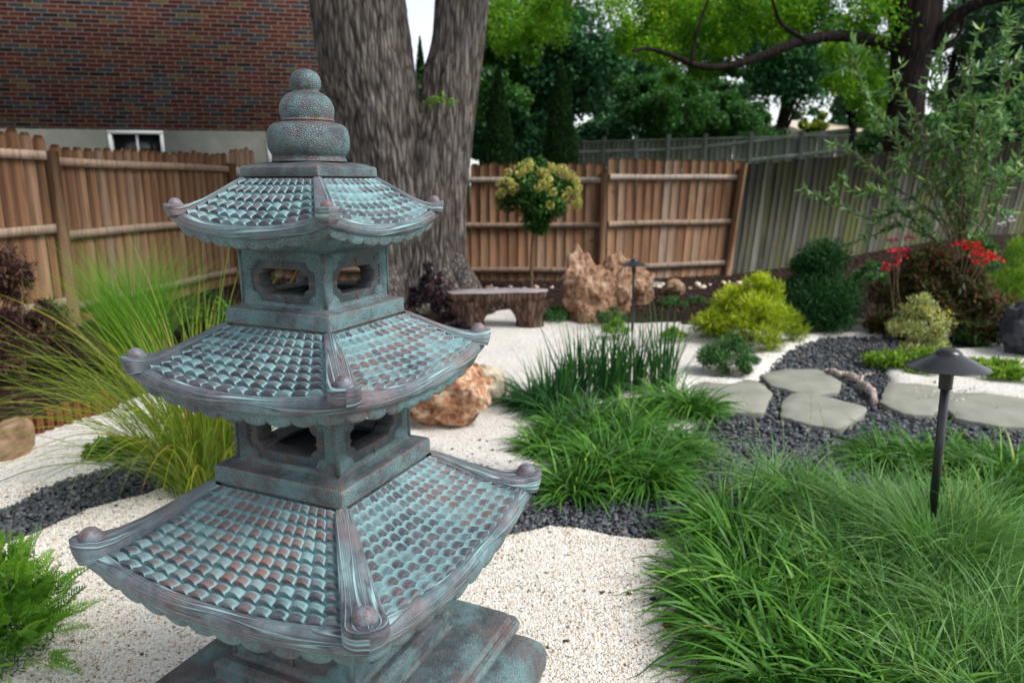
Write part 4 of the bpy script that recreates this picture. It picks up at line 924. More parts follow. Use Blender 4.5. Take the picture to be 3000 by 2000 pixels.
tree('bushy_tree', 1900, 23, .3, (1780, 2110, 190, 430), .14, 'tree_a', 'rounded green bushy tree just behind the grey fence', 15000, .14, group=G)
tree('bushy_tree', 2080, 25, .3, (1960, 2260, 260, 430), .14, 'tree_a', 'smaller green bushy tree behind the grey fence under the long limb', 10000, .14, group=G)
tree('dark_tree', 2080, 31, .2, (1850, 2230, -150, 235), .22, 'tree_b', 'dark tree with its trunk against the bright sky gaps', 13000, .22, group=G)
tree('dark_tree', 2230, 29, .2, (2150, 2520, -60, 340), .2, 'tree_b', 'dark evergreen left of the big dark trunk', 12000, .2, group=G)
tree('bluish_tree', 2850, 27, .2, (2740, 3160, 150, 330), .2, 'tree_c', 'blue green tree low at the right edge behind the willow shrub', 11000, .17, group=G)
tree('bluish_tree', 2700, 32, .2, (2640, 2980, -20, 230), .2, 'tree_c', 'blue green tree top right of the big dark trunk', 6000, .17, k=18, group=G)
tree('bluish_tree', 2960, 24, .2, (2790, 3200, 300, 440), .2, 'tree_a', 'green hedge like tree peeping over the mossy fence at the right', 9000, .15, group=G)
tree('yellow_green_tree', 2370, 38, .2, (2300, 2440, 320, 400), .12, 'tree_y', 'bright yellow green tree far behind the grey fence', 2500, .2, k=10, group=G)
tree('far_tree', 2540, 44, .2, (2440, 2620, 250, 420), .2, 'tree_b', 'far dark tree beside the distant pale house', 5000, .3, k=12, group=G)
tree('slim_tree', 1228, 19, .1, (1185, 1275, 150, 560), .08, 'tree_a', 'light green tree seen low in the fork of the twin trunks', 4000, .13, group=G)
tree('far_tree', 1320, 34, .2, (1150, 1430, 330, 480), .2, 'tree_b', 'dark far tree behind the right trunk of the twin tree', 7000, .25, group=G)
# dense dark wood behind everything, seen only in the gaps
wood = []
for x in np.linspace(1380, 2330, 14): wood.append((x, rng.uniform(300, 430)))
def arbor(px_c, px_top, px_w, Y, label):
    b = pd(px_c, 500, Y); zt = float(pd(px_c, px_top, Y)[2]); z0 = .1; wv = px_w/F_PX*Y*.52; O = np.array([b[0], Y, z0]); root = empty('arborvitae', O, 0, label, 'arborvitae', 'columnar arborvitae behind the fence')
    n = 16000; t = rng.beta(1.1, 1.5, n); H = zt-z0; rr = wv*np.minimum(1, ((1-t)*1.55))**.8*(.82+.22*rng.uniform(0, 1, n)); a = rng.uniform(0, 6.28, n)
    rr *= 1+.07*vnoise(np.c_[np.cos(a)*2, np.sin(a)*2, t*8], 5, 2)
    P = np.c_[rr*np.cos(a), rr*np.sin(a), t*H]; leaves('foliage', P, rng.uniform(.04, .09, n), 'arbor', root, None, .35, dirs=np.c_[np.cos(a)*.5, np.sin(a)*.5, np.ones(n)]+.3*rng.normal(size=(n, 3)))
    Vc, Fc = tube(np.c_[np.zeros(12), np.zeros(12), np.linspace(0, H*.96, 12)], wv*.74*np.minimum(1, (1-np.linspace(0, .98, 12))*1.55)**.8, 14)
    mk('inner_branches', Vc, Fc, M['arbor_core'], root)
    mb = MB(); mb.tube([(0, 0, -.25), (0, 0, H*.5)], [.07, .05], 8); mb.build('trunk', M['bark_dark'], root)
g = NT('arbor_core'); M['arbor_core'] = g.out((.006, .014, .005), .9, None, .1)
arbor(1462, 188, 118, 16.0, 'tall dark columnar arborvitae next to the grey twin tree trunk')
arbor(1640, 168, 122, 16.4, 'tall dark columnar arborvitae, the one beside the grey back fence')
arbor(1240, 105, 72, 21.0, 'thin dark columnar evergreen in the sky gap between the two trunks')

# big dark tree with the long limb on the right
RY = 16.8
lt = empty('locust_tree', pd(2650, 434, RY)*np.array([1, 1, 0])+np.array([0, 0, .3]), 0, 'big tree with dark trunk and long horizontal limb under light green leaves', 'tree'); O = np.array(lt.location)
V, Fc = trunk_px([(2585, 2720, 640), (2596, 2706, 434), (2602, 2702, 330), (2614, 2718, 200), (2612, 2742, 100), (2608, 2752, 0), (2600, 2745, -250), (2610, 2720, -550)], RY, 60, 40, 31, .03)
mk('trunk', V-O, Fc, M['bark_dark'], lt)
def limb(pts, r0, r1, Y0=RY, Y1=None):
    Ys = np.linspace(Y0, Y1 if Y1 else Y0, len(pts)); c = spline([Fd(x, y, Yv) for (x, y), Yv in zip(pts, Ys)], 40); mb = MB(); mb.tube(c-O, np.linspace(r0, r1, 40), 10); mb.build('limb', M['bark_dark'], lt); return c
L1 = limb([(2060, 105), (2000, 92), (1930, 83), (1850, 92), (1760, 125), (1700, 145), (1640, 155), (1590, 147), (1545, 128), (1490, 112), (1452, 118)], .14, .025, RY, 14.5)
L2 = limb([(2100, 150), (2150, 95), (2190, 45), (2240, 10), (2300, -6), (2400, -20)], .17, .09, RY, 15.5)
L3 = limb([(1587, 148), (1598, 90), (1612, 40), (1640, -30)], .035, .02, 14.9, 14.8)
L4 = limb([(1850, 92), (1800, 60), (1780, 20), (1760, -60)], .05, .02, 15.6, 15.2)
L5 = limb([(2130, 130), (2180, 105), (2210, 60), (2215, -30)], .07, .03)
spots = []
for (x0, x1, y0, y1, m, ra) in ((1400, 1500, 20, 130, 9, .42), (1480, 1660, -40, 90, 26, .50), (1650, 1860, -60, 75, 30, .52), (1860, 2040, -60, 70, 22, .55), (1500, 1640, 90, 165, 9, .34), (1520, 1600, 150, 190, 2, .3), (1900, 2040, 110, 215, 13, .36), (1960, 2040, 190, 270, 9, .36), (1130, 1290, -60, 95, 20, .5), (1140, 1230, 80, 135, 6, .36), (1290, 1420, -80, 25, 12, .45), (2150, 2360, -110, -20, 14, .45), (1660, 1760, 60, 120, 6, .34)):
    for _ in range(m): spots.append((*Fd(rng.uniform(x0, x1), rng.uniform(y0, y1), rng.uniform(16.3, 20.0)), ra*1.1*rng.uniform(.7, 1.2)))
spots = np.array(spots)
P, i, d = crown_pts(52000, spots[:, :3], spots[:, 3], shell=.25); rnd = np.clip(rng.beta(2, 2, len(P))+rng.normal(0, .16, len(spots))[i], 0, 1)
leaves('crown', P, rng.uniform(.07, .15, len(P)), 'locust', lt, rnd, .45, flat=.75, droop=.4, rebase=O)
P, i, d = crown_pts(16000, np.array([pd(2650, -700, RY)+rng.normal(0, 1, 3)*np.array([3.2, 2.2, .9]) for _ in range(40)]), rng.uniform(.5, 1.0, 40)); leaves('upper_crown', P, rng.uniform(.1, .16, len(P)), 'locust', lt, None, .5, rebase=O)

tree('bluish_tree', 2780, 29, .2, (2720, 3100, -60, 200), .2, 'tree_c', 'grey green tree in the top right corner behind the willow shoots', 12000, .18, k=34, group=G)
tree('bluish_tree', 2900, 25, .2, (2700, 3150, 270, 430), .2, 'tree_a', 'dense green bush line above the mossy fence at the far right', 12000, .16, k=34, group=G)
# more of the wood behind: separate trees that close the view between the fences and the sky
for (pxx, Y, cr_, m, lab, n_, lf) in (
    (1560, 36, (1420, 1800, 60, 420), 'tree_b', 'dark tree deep between the arborvitae and the dark gap', 12000, .30),
    (1800, 38, (1690, 2000, 40, 420), 'tree_b', 'dark tree deep behind the long limb', 12000, .30),
    (2010, 40, (1920, 2200, 225, 440), 'tree_b', 'dark low tree far behind the bushy trees', 8000, .30),
    (2290, 36, (2200, 2420, 130, 300), 'tree_b', 'dark tree far behind the light green foliage', 9000, .28),
    (1370, 30, (1290, 1440, 100, 480), 'tree_a', 'green tree just right of the twin trunk tree', 9000, .22),
    (2500, 34, (2400, 2620, 60, 330), 'tree_c', 'greyish green tree left of the big dark trunk, far off', 8000, .25),
    (2840, 36, (2720, 3060, 200, 400), 'tree_c', 'hazy green tree low between the dark trunk and the right edge', 12000, .26),
    (1180, 34, (1090, 1280, 210, 480), 'tree_a', 'distant tree low behind the twin trunks', 5000, .25)):
    tree('dark_tree', pxx, Y, .2, cr_, .2, m, lab, n_, lf, k=34, group=G)

for (x0, x1, yt, Y, m, lab) in (
    (1690, 1860, 330, 24.5, 'tree_b', 'low dark bush behind the left end of the grey fence'), (1840, 2010, 345, 26, 'tree_b', 'low dark bush behind the middle of the grey fence'),
    (1990, 2160, 340, 27, 'tree_b', 'low dark bush under the smaller bushy tree'), (2150, 2330, 335, 28, 'tree_a', 'low green bush left of the yellow green far tree'), (1540, 1600, 300, 19, 'tree_b', 'low dark bush between the two arborvitae'),
    (2330, 2480, 350, 46, 'tree_a', 'low green bush beside the distant pale house'), (2720, 2900, 330, 26, 'tree_a', 'low green bush right of the big dark trunk'), (2880, 3060, 320, 29, 'tree_b', 'low dark bush at the far right'), (1370, 1440, 330, 19, 'tree_b', 'narrow dark bush right of the twin trunks'),
    (1450, 1560, 300, 18.5, 'tree_b', 'dark bush filling the foot of the gap between the arborvitae'), (1940, 2280, 240, 33, 'tree_b', 'dark bushy mass under the sky gaps behind the bushy trees'), (2490, 2600, 350, 40, 'tree_a', 'low bush in front of the right end of the distant pale house'), (1660, 1780, 350, 24, 'tree_b', 'dark bush where the grey fence meets the arborvitae')):
    tree('low_bush', (x0+x1)/2, Y, .2, (x0, x1, yt, 500), .06, m, lab, 6000, .16, k=20, cr=.4, group='low bushes beyond the fences')

tree('dark_tree', 2080, 34, .2, (1930, 2290, 170, 340), .14, 'tree_a', 'sparse green tree letting small sky gaps through under the long limb', 6500, .24, k=40, cr=.2, group=G)

# ------------------------------------------------------------------ rocks
def rock(name, ctr, size, mat, label, rz=0.0, seed=1, rough=.22, parent=None, tilt=0.0, group=None, cat='rock', sharpk=0.0, sub=5):
    bm = bmesh.new(); bmesh.ops.create_icosphere(bm, subdivisions=sub, radius=.5)
    V = np.array([v.co[:] for v in bm.verts]); r = np.random.default_rng(seed)
    for k in range(9):                               # planar facets
        d = unit(r.normal(size=3)); c = r.uniform(.27, .42); s_ = V@d; V = V-np.outer(np.maximum(s_-c, 0)*.75, d)
    f = 1+rough*vnoise(V*4.2, seed, 3)+rough*.5*(1-2*np.abs(vnoise(V*9, seed+4, 2)))+rough*.35*vnoise(V*18, seed+1, 3)+rough*.15*vnoise(V*40, seed+2, 2); 
    if rough >= .15:
        q = V*3.1+seed*.37; dv = np.array([mnoise.voronoi(Vector(p))[0][:2] for p in q]); f = f+(.20 if rough >= .2 else .10)*(np.minimum(dv[:, 1]-dv[:, 0], .35)/.35-.6)
    V = V*f[:, None]*np.array(size)
    ct, st = math.cos(tilt), math.sin(tilt); V = np.c_[V[:, 0]*ct+V[:, 2]*st, V[:, 1], -V[:, 0]*st+V[:, 2]*ct]
    cz, sz = math.cos(rz), math.sin(rz); V = np.c_[V[:, 0]*cz-V[:, 1]*sz, V[:, 0]*sz+V[:, 1]*cz, V[:, 2]]
    for v, p in zip(bm.verts, V): v.co = p
    o = bm_obj(name, bm, M[mat], parent, True); o.location = [float(a) for a in ctr]
    if parent is None: tag(o, label, cat, group)
    return o
def rock_px(name, x0, x1, yt, yb, mat, label, dep=.8, seed=1, rz=0.0, tilt=0.0, rough=.2, back=0.0, sink=.12, group=None, grow=1.12, cat='rock'):
    b = gp((x0+x1)/2, yb); Y = b[1]+back; sc_ = (Y*cp+(CAM_H-b[2])*sp)/F_PX; wd = (x1-x0)*sc_; H = float(pd((x0+x1)/2, yt, Y)[2])-b[2]
    H = max(H, .05)*(1+sink); b[2] += H*(.5-sink); b[1] += wd*dep*.4+back
    return rock(name, b, (wd*grow, wd*dep*grow, H*grow), mat, label, rz, seed, rough, tilt=tilt, group=group, cat=cat)
rock_px('boulder', 1130, 1432, 1070, 1268, 'rock_orange', 'rough orange and cream boulder on the white gravel just behind the pagoda', .8, 5, .3, .06, .16)
rock_px('boulder', 1370, 1478, 1085, 1205, 'rock_cream', 'smooth cream rock leaning against the orange boulder', .9, 8, .2, 0, .12, back=.15)
rock_px('boulder', 1655, 1778, 728, 945, 'rock_brown', 'tall narrow brown rock standing at the left of the rock group', .8, 13, .2, -.20, .26, grow=1.2)
rock_px('boulder', 1752, 1850, 778, 935, 'rock_brown', 'wedge shaped brown rock in the middle of the rock group', .9, 17, -.3, .25, .26, grow=1.2)
rock_px('boulder', 1815, 1915, 772, 915, 'rock_brown', 'broad rounded brown rock behind the small path light', .8, 19, .1, .1, .2, back=.3, grow=1.15)
rock_px('boulder', 1712, 1800, 868, 925, 'rock_brown', 'small low brown rock in front of the rock group', .9, 23, 0, .3, .25, back=-.1)
rock_px('boulder', 1688, 1740, 890, 948, 'rock_brown', 'small knobbly brown rock at the foot of the tall narrow one', 1, 29, 0, .1, .25, grow=1.15)
rock_px('boulder', 1962, 2030, 818, 885, 'rock_tan', 'small round tan rock near the brown fence', 1, 31, 0, .0, .14, back=.4)
rock_px('boulder', 1900, 1968, 828, 862, 'rock_grey', 'flat pale grey rock beside the small tan rock', .8, 37, 0, 0, .12, back=.6)
rock_px('boulder', -70, 68, 1240, 1350, 'rock_tan', 'tan boulder at the left edge beside the wooden stakes', .9, 41, .2, 0, .12)
rock_px('boulder', 2938, 3090, 905, 1046, 'rock_black', 'dark charcoal boulder at the right edge', .8, 43, .2, -.1, .15)
rock_px('boulder', 2495, 2590, 936, 952, 'rock_cream', 'flat pale stone lying at the foot of the dark pine', .6, 47, 0, 0, .1, sink=.3)
c = gp(1913, 1758); rock('pebble', c+[0, 0, .006], (.036, .03, .02), 'rock_black', 'single dark grey pebble alone on the white gravel', seed=51, cat='pebble', sub=3)
c = gp(1957, 1831); rock('pine_cone', c+[0, 0, .006], (.036, .028, .02), 'stake', 'small brown cone scrap lying on the white gravel', seed=53, rough=.5, cat='pine cone', sub=4)
c = gp(1802, 998); rock('terracotta_shard', c+[0, 0, .012], (.05, .03, .03), 'rock_orange', 'little orange shard on white gravel near the far path light', seed=55, cat='stone', sub=3)

# flagstones
def flag(pts, label, seed, h=.02):
    P = [Fg(x, y) for x, y in pts]; c = np.mean(P, 0); c[2] = 0; Q = np.array([(p-c)[:2] for p in P])*1.025; r = np.random.default_rng(seed); out = []
    for i in range(len(Q)):
        a, b = Q[i], Q[(i+1) % len(Q)]
        for t in np.linspace(0, 1, 7)[:-1]: out.append(a+(b-a)*t+r.normal(0, .006, 2))
    out = np.array(out); n = len(out); z0 = float(terrain0(c[0], c[1])); rings = []
    for s_, z in ((.99, -.05), (1., h-.012), (.997, h-.002), (.99, h), (.7, h+.001), (.35, h), (.02, h)): rings.append(np.c_[out*s_, np.full(n, z0-.01+z)+(.002*vnoise(np.c_[out*s_*8, np.zeros(n)], seed) if s_ < .99 else 0)])
    o = mk('flagstone', np.concatenate(rings), grid_faces(n, len(rings), True), M['flag']); o.location = c; tag(o, label, 'flagstone', 'flagstones across the slate stream')
flag([(1585, 890), (1640, 872), (1738, 876), (1772, 905), (1752, 948), (1700, 948), (1640, 938), (1560, 925)], 'flagstone nearest the long bladed clump, left of the other stones', 1)
flag([(1748, 862), (1800, 850), (1878, 850), (1932, 880), (1928, 900), (1868, 910), (1775, 888)], 'smallest flagstone, between the juniper and the driftwood', 2)
flag([(1800, 918), (1832, 904), (1900, 915), (1992, 938), (1975, 958), (1925, 986), (1860, 976), (1794, 958)], 'middle front flagstone bordered by the slate chips', 3)
flag([(2022, 925), (2042, 882), (2150, 885), (2165, 905), (2170, 935), (2140, 955), (2080, 952)], 'flagstone just left of the black path light post', 4)
flag([(2176, 938), (2182, 905), (2260, 905), (2360, 918), (2420, 935), (2420, 985), (2300, 980), (2200, 962)], 'flagstone at the right edge beyond the black path light', 5)
P = scatter(3000, 1.5, 4.5, 3.5, 6, lambda P: np.hypot(P[:, 0]-Fg(2160, 912)[0], (P[:, 1]-Fg(2160, 912)[1])*1.1) < .17+.06*rng.uniform(-1, 1, len(P)))
chips('spilled_gravel', np.c_[P, np.full(len(P), .030)], rng.uniform(.006, .014, len(P)), .7, M['wchip'], 'white gravel spilled on the flagstone by the path light', 'gravel', rng.uniform(.2, 1, len(P)))

P = scatter(400, -2.6, 1.4, 1.6, 4.5, lambda P: (sdist(P, DARK_L) < .0) & (sdist(P, MULCH) < 0) & inview(P), 60)
chips('leaf_litter', np.c_[P, white_h(P)+.004], rng.uniform(.008, .02, len(P)), .3, M['bark_chip'], 'tiny brown leaf and bark scraps dropped on the white gravel', 'debris', rng.uniform(.5, 1, len(P)))

# driftwood branch
cur = spline([Fg(x, y, .03) for x, y in ((1898, 848), (1925, 858), (1955, 862), (1975, 878), (1992, 890), (2005, 905), (2008, 922))], 60); O = cur[0].copy(); O[2] = 0
mb = MB(); V, Fc = tube(cur-O, .030*(1+.3*vnoise(cur*14, 3, 2))*np.linspace(.7, 1.1, 60), 16); V = V*(1+0*V); V += .006*np.stack([vnoise(V*40, 1), vnoise(V*40, 2), vnoise(V*40, 3)], 1); mb.add(V, Fc)
mb.tube(spline([cur[30]-O, cur[30]-O+[.06, .08, .04], cur[30]-O+[.16, .10, .05]], 10), np.linspace(.016, .005, 10), 8); mb.tube(spline([cur[12]-O, cur[12]-O+[-.05, .04, .03], cur[12]-O+[-.14, .05, .02]], 10), np.linspace(.016, .005, 10), 8)
o = mb.build('driftwood', M['driftwood']); o.location = O; tag(o, 'twisted pale driftwood branch lying on the slate chips', 'driftwood')

# carved faux-wood bench
def bench():
    A = gp(1452, 960); B = gp(1520, 967); yaw = R(9)
    ctr = gp(1462, 958); root = empty('garden_bench', ctr, yaw, 'low carved faux wood bench with pale slab seat by the twin trunk tree', 'bench')
    h = .40; n = 72; a = np.arange(n)*2*np.pi/n; x = np.sign(np.cos(a))*np.abs(np.cos(a))**.62*.56; y = np.sign(np.sin(a))*np.abs(np.sin(a))**.7*.185
    y = y+.05*np.cos(x*2.6)+.012*np.sin(x*13); x = x*(1+.02*np.sin(a*9)); x += .0
    rings = []
    for s_, z in ((.90, h-.10), (.95, h-.085), (.985, h-.05), (1.0, h-.02), (1.0, h-.006), (.985, h), (.6, h+.003), (.02, h+.004)):
        f = s_*(1+.022*vnoise(np.c_[np.cos(a)*9, np.sin(a)*9, np.full(n, z*6)], 4, 2)*(1 if z < h-.004 else .3)); rings.append(np.c_[x*f, y*f, np.full(n, z)])
    V = np.concatenate(rings); Fc = grid_faces(n, len(rings), True); k = 5*n
    seat = mk('seat', V, Fc[:k], M['faux'], root); mk('seat_top', V, Fc[k-n:], M['bench_top'], seat)
    for cx in (-.33, .36):
        m = 40; b = np.arange(m)*2*np.pi/m; rr = []
        for t in np.linspace(0, 1, 16):
            z = -.05+(h-.04)*t; rx = .14+.13*max(0, t-.35)**1.3*2.4+.03*(1-t)**3; ry = .12+.05*t; sh = cx*(1-.12*t)
            f = 1+.10*vnoise(np.c_[np.cos(b)*2.2, np.sin(b)*2.2, np.full(m, z*2+cx)], 7, 3)+.05*np.sin(b*7+z*4); rr.append(np.c_[sh+rx*np.cos(b)*f, ry*np.sin(b)*f+.03, np.full(m, z)])
        mk('leg', np.concatenate(rr), grid_faces(m, 16, True), M['faux'], root)
bench()

# path lights
def path_light(pos, dia, h, label, tilt=(0, 0), stem=.017):
    root = empty('path_light', pos, 0, label, 'path light', 'black path lights'); root.rotation_euler = (tilt[0], tilt[1], 0); r = dia/2
    lathe('shade', [(.012, h-.075*r*4), (r*.5, h-r*.32), (r*.965, h-r*.40), (r, h-r*.405), (r*1.0, h-r*.385), (r*.93, h-r*.355), (r*.62, h-r*.19), (r*.36, h-r*.06), (r*.33, h-r*.035), (r*.30, h+r*.02), (r*.22, h+r*.085), (r*.10, h+r*.115), (.001, h+r*.12)], M['blackmetal'], root, 72)
    lathe('stem_collar', [(stem, h-r*1.0), (stem*1.45, h-r*.99), (stem*1.5, h-r*.9), (stem*1.55, h-r*.3), (stem, h-r*.28)], M['blackmetal'], root, 28)
    mb = MB(); mb.tube([(0, 0, -.08), (0, 0, h*.5), (0, 0, h-r*.3)], stem, 20); mb.build('stem', M['blackmetal'], root)
PLY = 2.78; ct = pd(2780, 1032, PLY); bt_ = pd(2742, 1400, PLY-.02); sl = (ct-bt_)/(ct[2]-bt_[2]); base = ct-sl*ct[2]
path_light(base, .300, float(ct[2])/1.0, 'large black path light in the right foreground grass', (-math.atan(sl[1]), math.atan(sl[0])))
b = gp(1852, 967); ct = pd(1848, 762, b[1]); b[2] = 0; path_light(b, .27, float(ct[2]), 'small far black path light in front of the brown rocks', (0, -.01), .015)

# wooden edging stakes along the left mulch bed
sp_ = [(28, 1008), (48, 1003), (72, 997), (93, 992), (115, 985), (136, 978), (158, 972), (178, 962), (200, 955), (222, 950), (243, 944), (262, 936)]
lab = ['wooden stake nearest the tan boulder', 'second wooden stake from the tan boulder', 'third wooden stake from the tan boulder', 'fourth wooden stake from the tan boulder', 'fifth wooden stake from the tan boulder', 'sixth wooden stake from the tan boulder',
       'seventh wooden stake counted from the tan boulder', 'eighth wooden stake counted from the tan boulder', 'ninth wooden stake counted from the tan boulder', 'third last wooden stake toward the tall grass', 'second last wooden stake toward the tall grass', 'last wooden stake toward the tall grass']
for k_, (x, y) in enumerate(sp_):
    p = Fg(x, y); h = .085+rng.uniform(0, .06); r_ = .026+rng.uniform(0, .006); root = empty('edging_stake', p, 0, 'short reddish '+lab[k_], 'wooden stake', 'log edging stakes')
    root.rotation_euler = (rng.normal(0, .06), rng.normal(0, .06), 0)
    V, Fc = tube([(0, 0, -.1), (0, 0, 0), (0, 0, h)], r_, 18, False); mk('bark_side', V, Fc, M['stake'], root)
    mb = MB(); mb.tube([(0, 0, h-.002), (0, 0, h+.001)], r_*.99, 18); mb.build('cut_end', M['stake_end'], root, False)

# ------------------------------------------------------------------ grasses
def GC(x, y, z=.14): p = Fg(x, y, z); p[2] = ground_z(p[0], p[1]) if p[1] > 3.6 else float(terrain0(p[0], p[1])); return p
GL = 'strappy green grass clumps'; GS = 'fine blue green sedge clumps'
for (x, y, n, L, lab) in (
    (1690, 1180, 420, .34, 'bright strappy grass clump at the tip of the lower mass, beside the slate stream'),
    (1640, 1290, 240, .26, 'small strappy grass clump spilling onto the white gravel below the slate stream'),
    (1745, 1300, 420, .34, 'strappy grass clump in the middle of the left flank of the lower mass'),
    (1730, 1400, 380, .30, 'strappy grass clump at the bulge of the gravel edge'),
    (1790, 1470, 380, .30, 'strappy grass clump right of the lone brown cone'),
    (1870, 1545, 460, .32, 'strappy grass clump with yellow streaked blades at the bottom edge'),
    (1985, 1520, 380, .30, 'strappy grass clump at the bottom under the fine sedge'),
    (1880, 1120, 380, .30, 'strappy grass clump between the top sedge tuft and the path light'),
    (1980, 1340, 360, .30, 'strappy grass clump in the middle of the sedge tufts'),
    (1905, 1285, 340, .30, 'strappy grass clump in the upper centre of the lower mass'),
    (1965, 1430, 360, .30, 'strappy grass clump below the central sedge tuft'),
    (2140, 1560, 340, .30, 'strappy grass clump peeking from the sedge near the bottom'),
    (2090, 1600, 380, .32, 'strappy grass clump at the very bottom right of centre'),
    (1880, 1380, 340, .30, 'strappy grass clump enclosed between sedge and gravel edge clumps'),
    (1855, 1210, 300, .30, 'strappy grass clump behind, next to the upper sedge tuft'),
    (2060, 1010, 420, .30, 'strappy grass clump beside the middle front flagstone'),
    (2165, 1020, 420, .30, 'strappy grass clump directly behind the path light stem'),
    (2270, 1035, 420, .30, 'strappy grass clump right of the path light stem'),
    (2350, 1060, 380, .32, 'strappy grass clump at the right edge below the last flagstone'),
    (2290, 1120, 320, .30, 'strappy grass clump shaded under the right edge clumps'),
    (1385, 1030, 420, .31, 'strappy light green grass clump at the front of the upper island'),
    (1320, 1065, 240, .25, 'small strappy grass clump left front of the upper island'),
    (1480, 1050, 360, .29, 'strappy grass clump at the right front of the upper island'),
    (1590, 915, 320, .27, 'strappy grass clump touching the leftmost flagstone'),
    (1540, 900, 300, .30, 'strappy grass clump below the tall upright blades'),
    (1300, 955, 300, .24, 'strappy grass clump behind the low dark rosette'),
    (1360, 925, 300, .24, 'strappy grass clump at the feet of the upright dark blades'),
    (1440, 975, 380, .28, 'broad strappy grass clump in the centre of the upper island'),
    (1520, 975, 340, .27, 'strappy grass clump centre right of the upper island'),
    (1260, 985, 260, .22, 'low strappy grass clump at the left flank of the upper island'),
    (1455, 925, 300, .26, 'strappy grass clump between the upright blades and the sedge')):
    clump('liriope_clump', GC(x, y), n, .11, L*1.04, .0145, (.18, 1.2), (.9, 2.3), 'liriope', lab, 'grass clump', GL, 8)
for (x, y, n, L, lab) in (
    (1790, 1085, 1300, .34, 'fine sedge tuft at the top of the lower mass beside the slate'),
    (2010, 1150, 1500, .36, 'fine sedge tuft left of the path light stem foot'),
    (1990, 1260, 1300, .36, 'fine sedge tuft in the centre of the lower mass'),
    (2148, 1235, 1700, .42, 'fine sedge tuft hiding the path light foot'),
    (2100, 1190, 1300, .40, 'fine sedge tuft touching the left of the path light stem'),
    (2120, 1240, 1700, .38, 'broad fine sedge tuft in front of the path light'),
    (2250, 1190, 1500, .36, 'fine sedge tuft just right of the path light foot'),
    (2350, 1260, 1500, .36, 'fine sedge tuft at the right edge, the upper one'),
    (2230, 1370, 1900, .38, 'large fine sedge tuft in the lower right'),
    (2100, 1390, 1100, .34, 'fine sedge tuft arching over strappy blades near the bottom'),
    (2340, 1440, 1700, .36, 'fine sedge tuft at the right edge, the lower one'),
    (2210, 1530, 1700, .34, 'fine sedge tuft near the bottom right corner'),
    (2350, 1600, 1500, .34, 'fine sedge tuft in the very bottom right corner'),
    (1575, 985, 1100, .26, 'fine sedge tuft on the right side of the upper island'),
    (1400, 950, 700, .24, 'low fine sedge tuft behind the front strappy clump of the upper island')):
    clump('sedge_clump', GC(x, y, .16), int(n*.38), .12, L*1.05, .0052, (.05, 1.0), (.9, 2.3), 'sedge', lab, 'grass clump', GS, 9)
for (x, y, n, L, W, lab) in (
    (1275, 925, 90, .38, .018, 'dark green bladed clump at the left of the upper island'),
    (1330, 905, 110, .46, .018, 'upright dark bladed clump second from left in the upper island'),
    (1400, 900, 110, .46, .018, 'upright dark bladed clump in the middle of the upper island'),
    (1455, 885, 90, .44, .016, 'upright bladed clump right of the middle in the upper island'),
    (1520, 880, 100, .56, .014, 'tallest upright bladed clump reaching toward the far path light')):
    clump('bladed_plant', GC(x, y, .05), n, .10, L, W, (.0, .55), (-.05, .5), 'liriope_dark', lab, 'bladed plant', 'upright bladed plants in the upper grass island', 7, Lv=.28)
for (x, y, n_, L_, lab_) in ((1225, 905, 260, .30, 'dark arching grass clump at the far left of the upper island'), (1290, 930, 300, .28, 'dark arching grass clump left of the upright dark blades'), (1350, 965, 300, .27, 'dark arching grass clump in front of the upright dark blades')):
    clump('dark_grass_clump', GC(x, y, .1), n_, .10, L_, .013, (.2, 1.2), (.6, 1.8), 'liriope_dark', lab_, 'grass clump', 'dark arching grass clumps of the upper island', 8)
clump('bladed_plant', GC(1235, 920, .03), 120, .09, .22, .016, (.6, 1.3), (.3, 1.0), 'liriope_dark', 'low dark rosette at the left foot of the upper island', 'bladed plant', None, 7)
c_ = base + np.array([-.03, -.13, 0]); clump('sedge_clump', c_, 900, .10, .46, .005, (.0, .8), (.5, 1.6), 'sedge', 'taller fine sedge tuft wrapped round the foot of the near path light', 'grass clump', GS, 9)
# a few thin flower stalks over the grasses
mb = MB()
for (x, y, x2, y2) in ((1800, 1060, 1785, 890), (1850, 1060, 1862, 900), (1905, 1100, 1880, 930), (2190, 1330, 2165, 1050), (2230, 1330, 2245, 1080), (2260, 1250, 2200, 1100), (1985, 1400, 1850, 1270), (1760, 1060, 1700, 900)):
    a = Fg(x, y, .1); b = Fd(x2, y2, a[1]+.1); c = spline([a, (a+b)/2+[.01, 0, .03], b], 10); mb.tube(c, np.linspace(.0016, .0008, 10), 4, rnd=.95)
    for q in range(5): mb.tube([c[-1-q], c[-1-q]+[.004, 0, .008]], [.003, .001], 4, rnd=1.0)
o = mb.build('grass_stalks', M['sedge']); tag(o, 'thin seed stalks standing above the grasses', 'grass', kind='stuff')

# ornamental grass behind the pagoda on the left
oc = Fg(470, 1120)
og = empty('ornamental_grass_clump', oc, 0, 'tall yellow green ornamental grass fanning out left of the pagoda', 'ornamental grass')
n = 950; a = rng.uniform(0, 6.28, n); rr = .17*np.sqrt(rng.uniform(0, 1, n)); B = np.c_[rr*np.cos(a), rr*np.sin(a), -.02*np.ones(n)]; ph = a+rng.normal(0, .5, n)
th0 = rng.uniform(.02, .62, n)*(.4+.6*rr/.17); cu = rng.uniform(.35, 2.0, n)**1.1; Ln = np.clip(rng.normal(1.12, .25, n), .4, 1.65)
V, Fc, kk = bladesV(B, ph, th0, cu, Ln, rng.uniform(.004, .0075, n), 14); mk('blades', V, Fc, M['orn'], og, {'rnd': np.repeat(rng.beta(2, 2, n), kk)})
c2 = Fg(300, 790, 0.0); c2 = np.array([pd(375, 800, 5.6)[0], 5.6, .1])
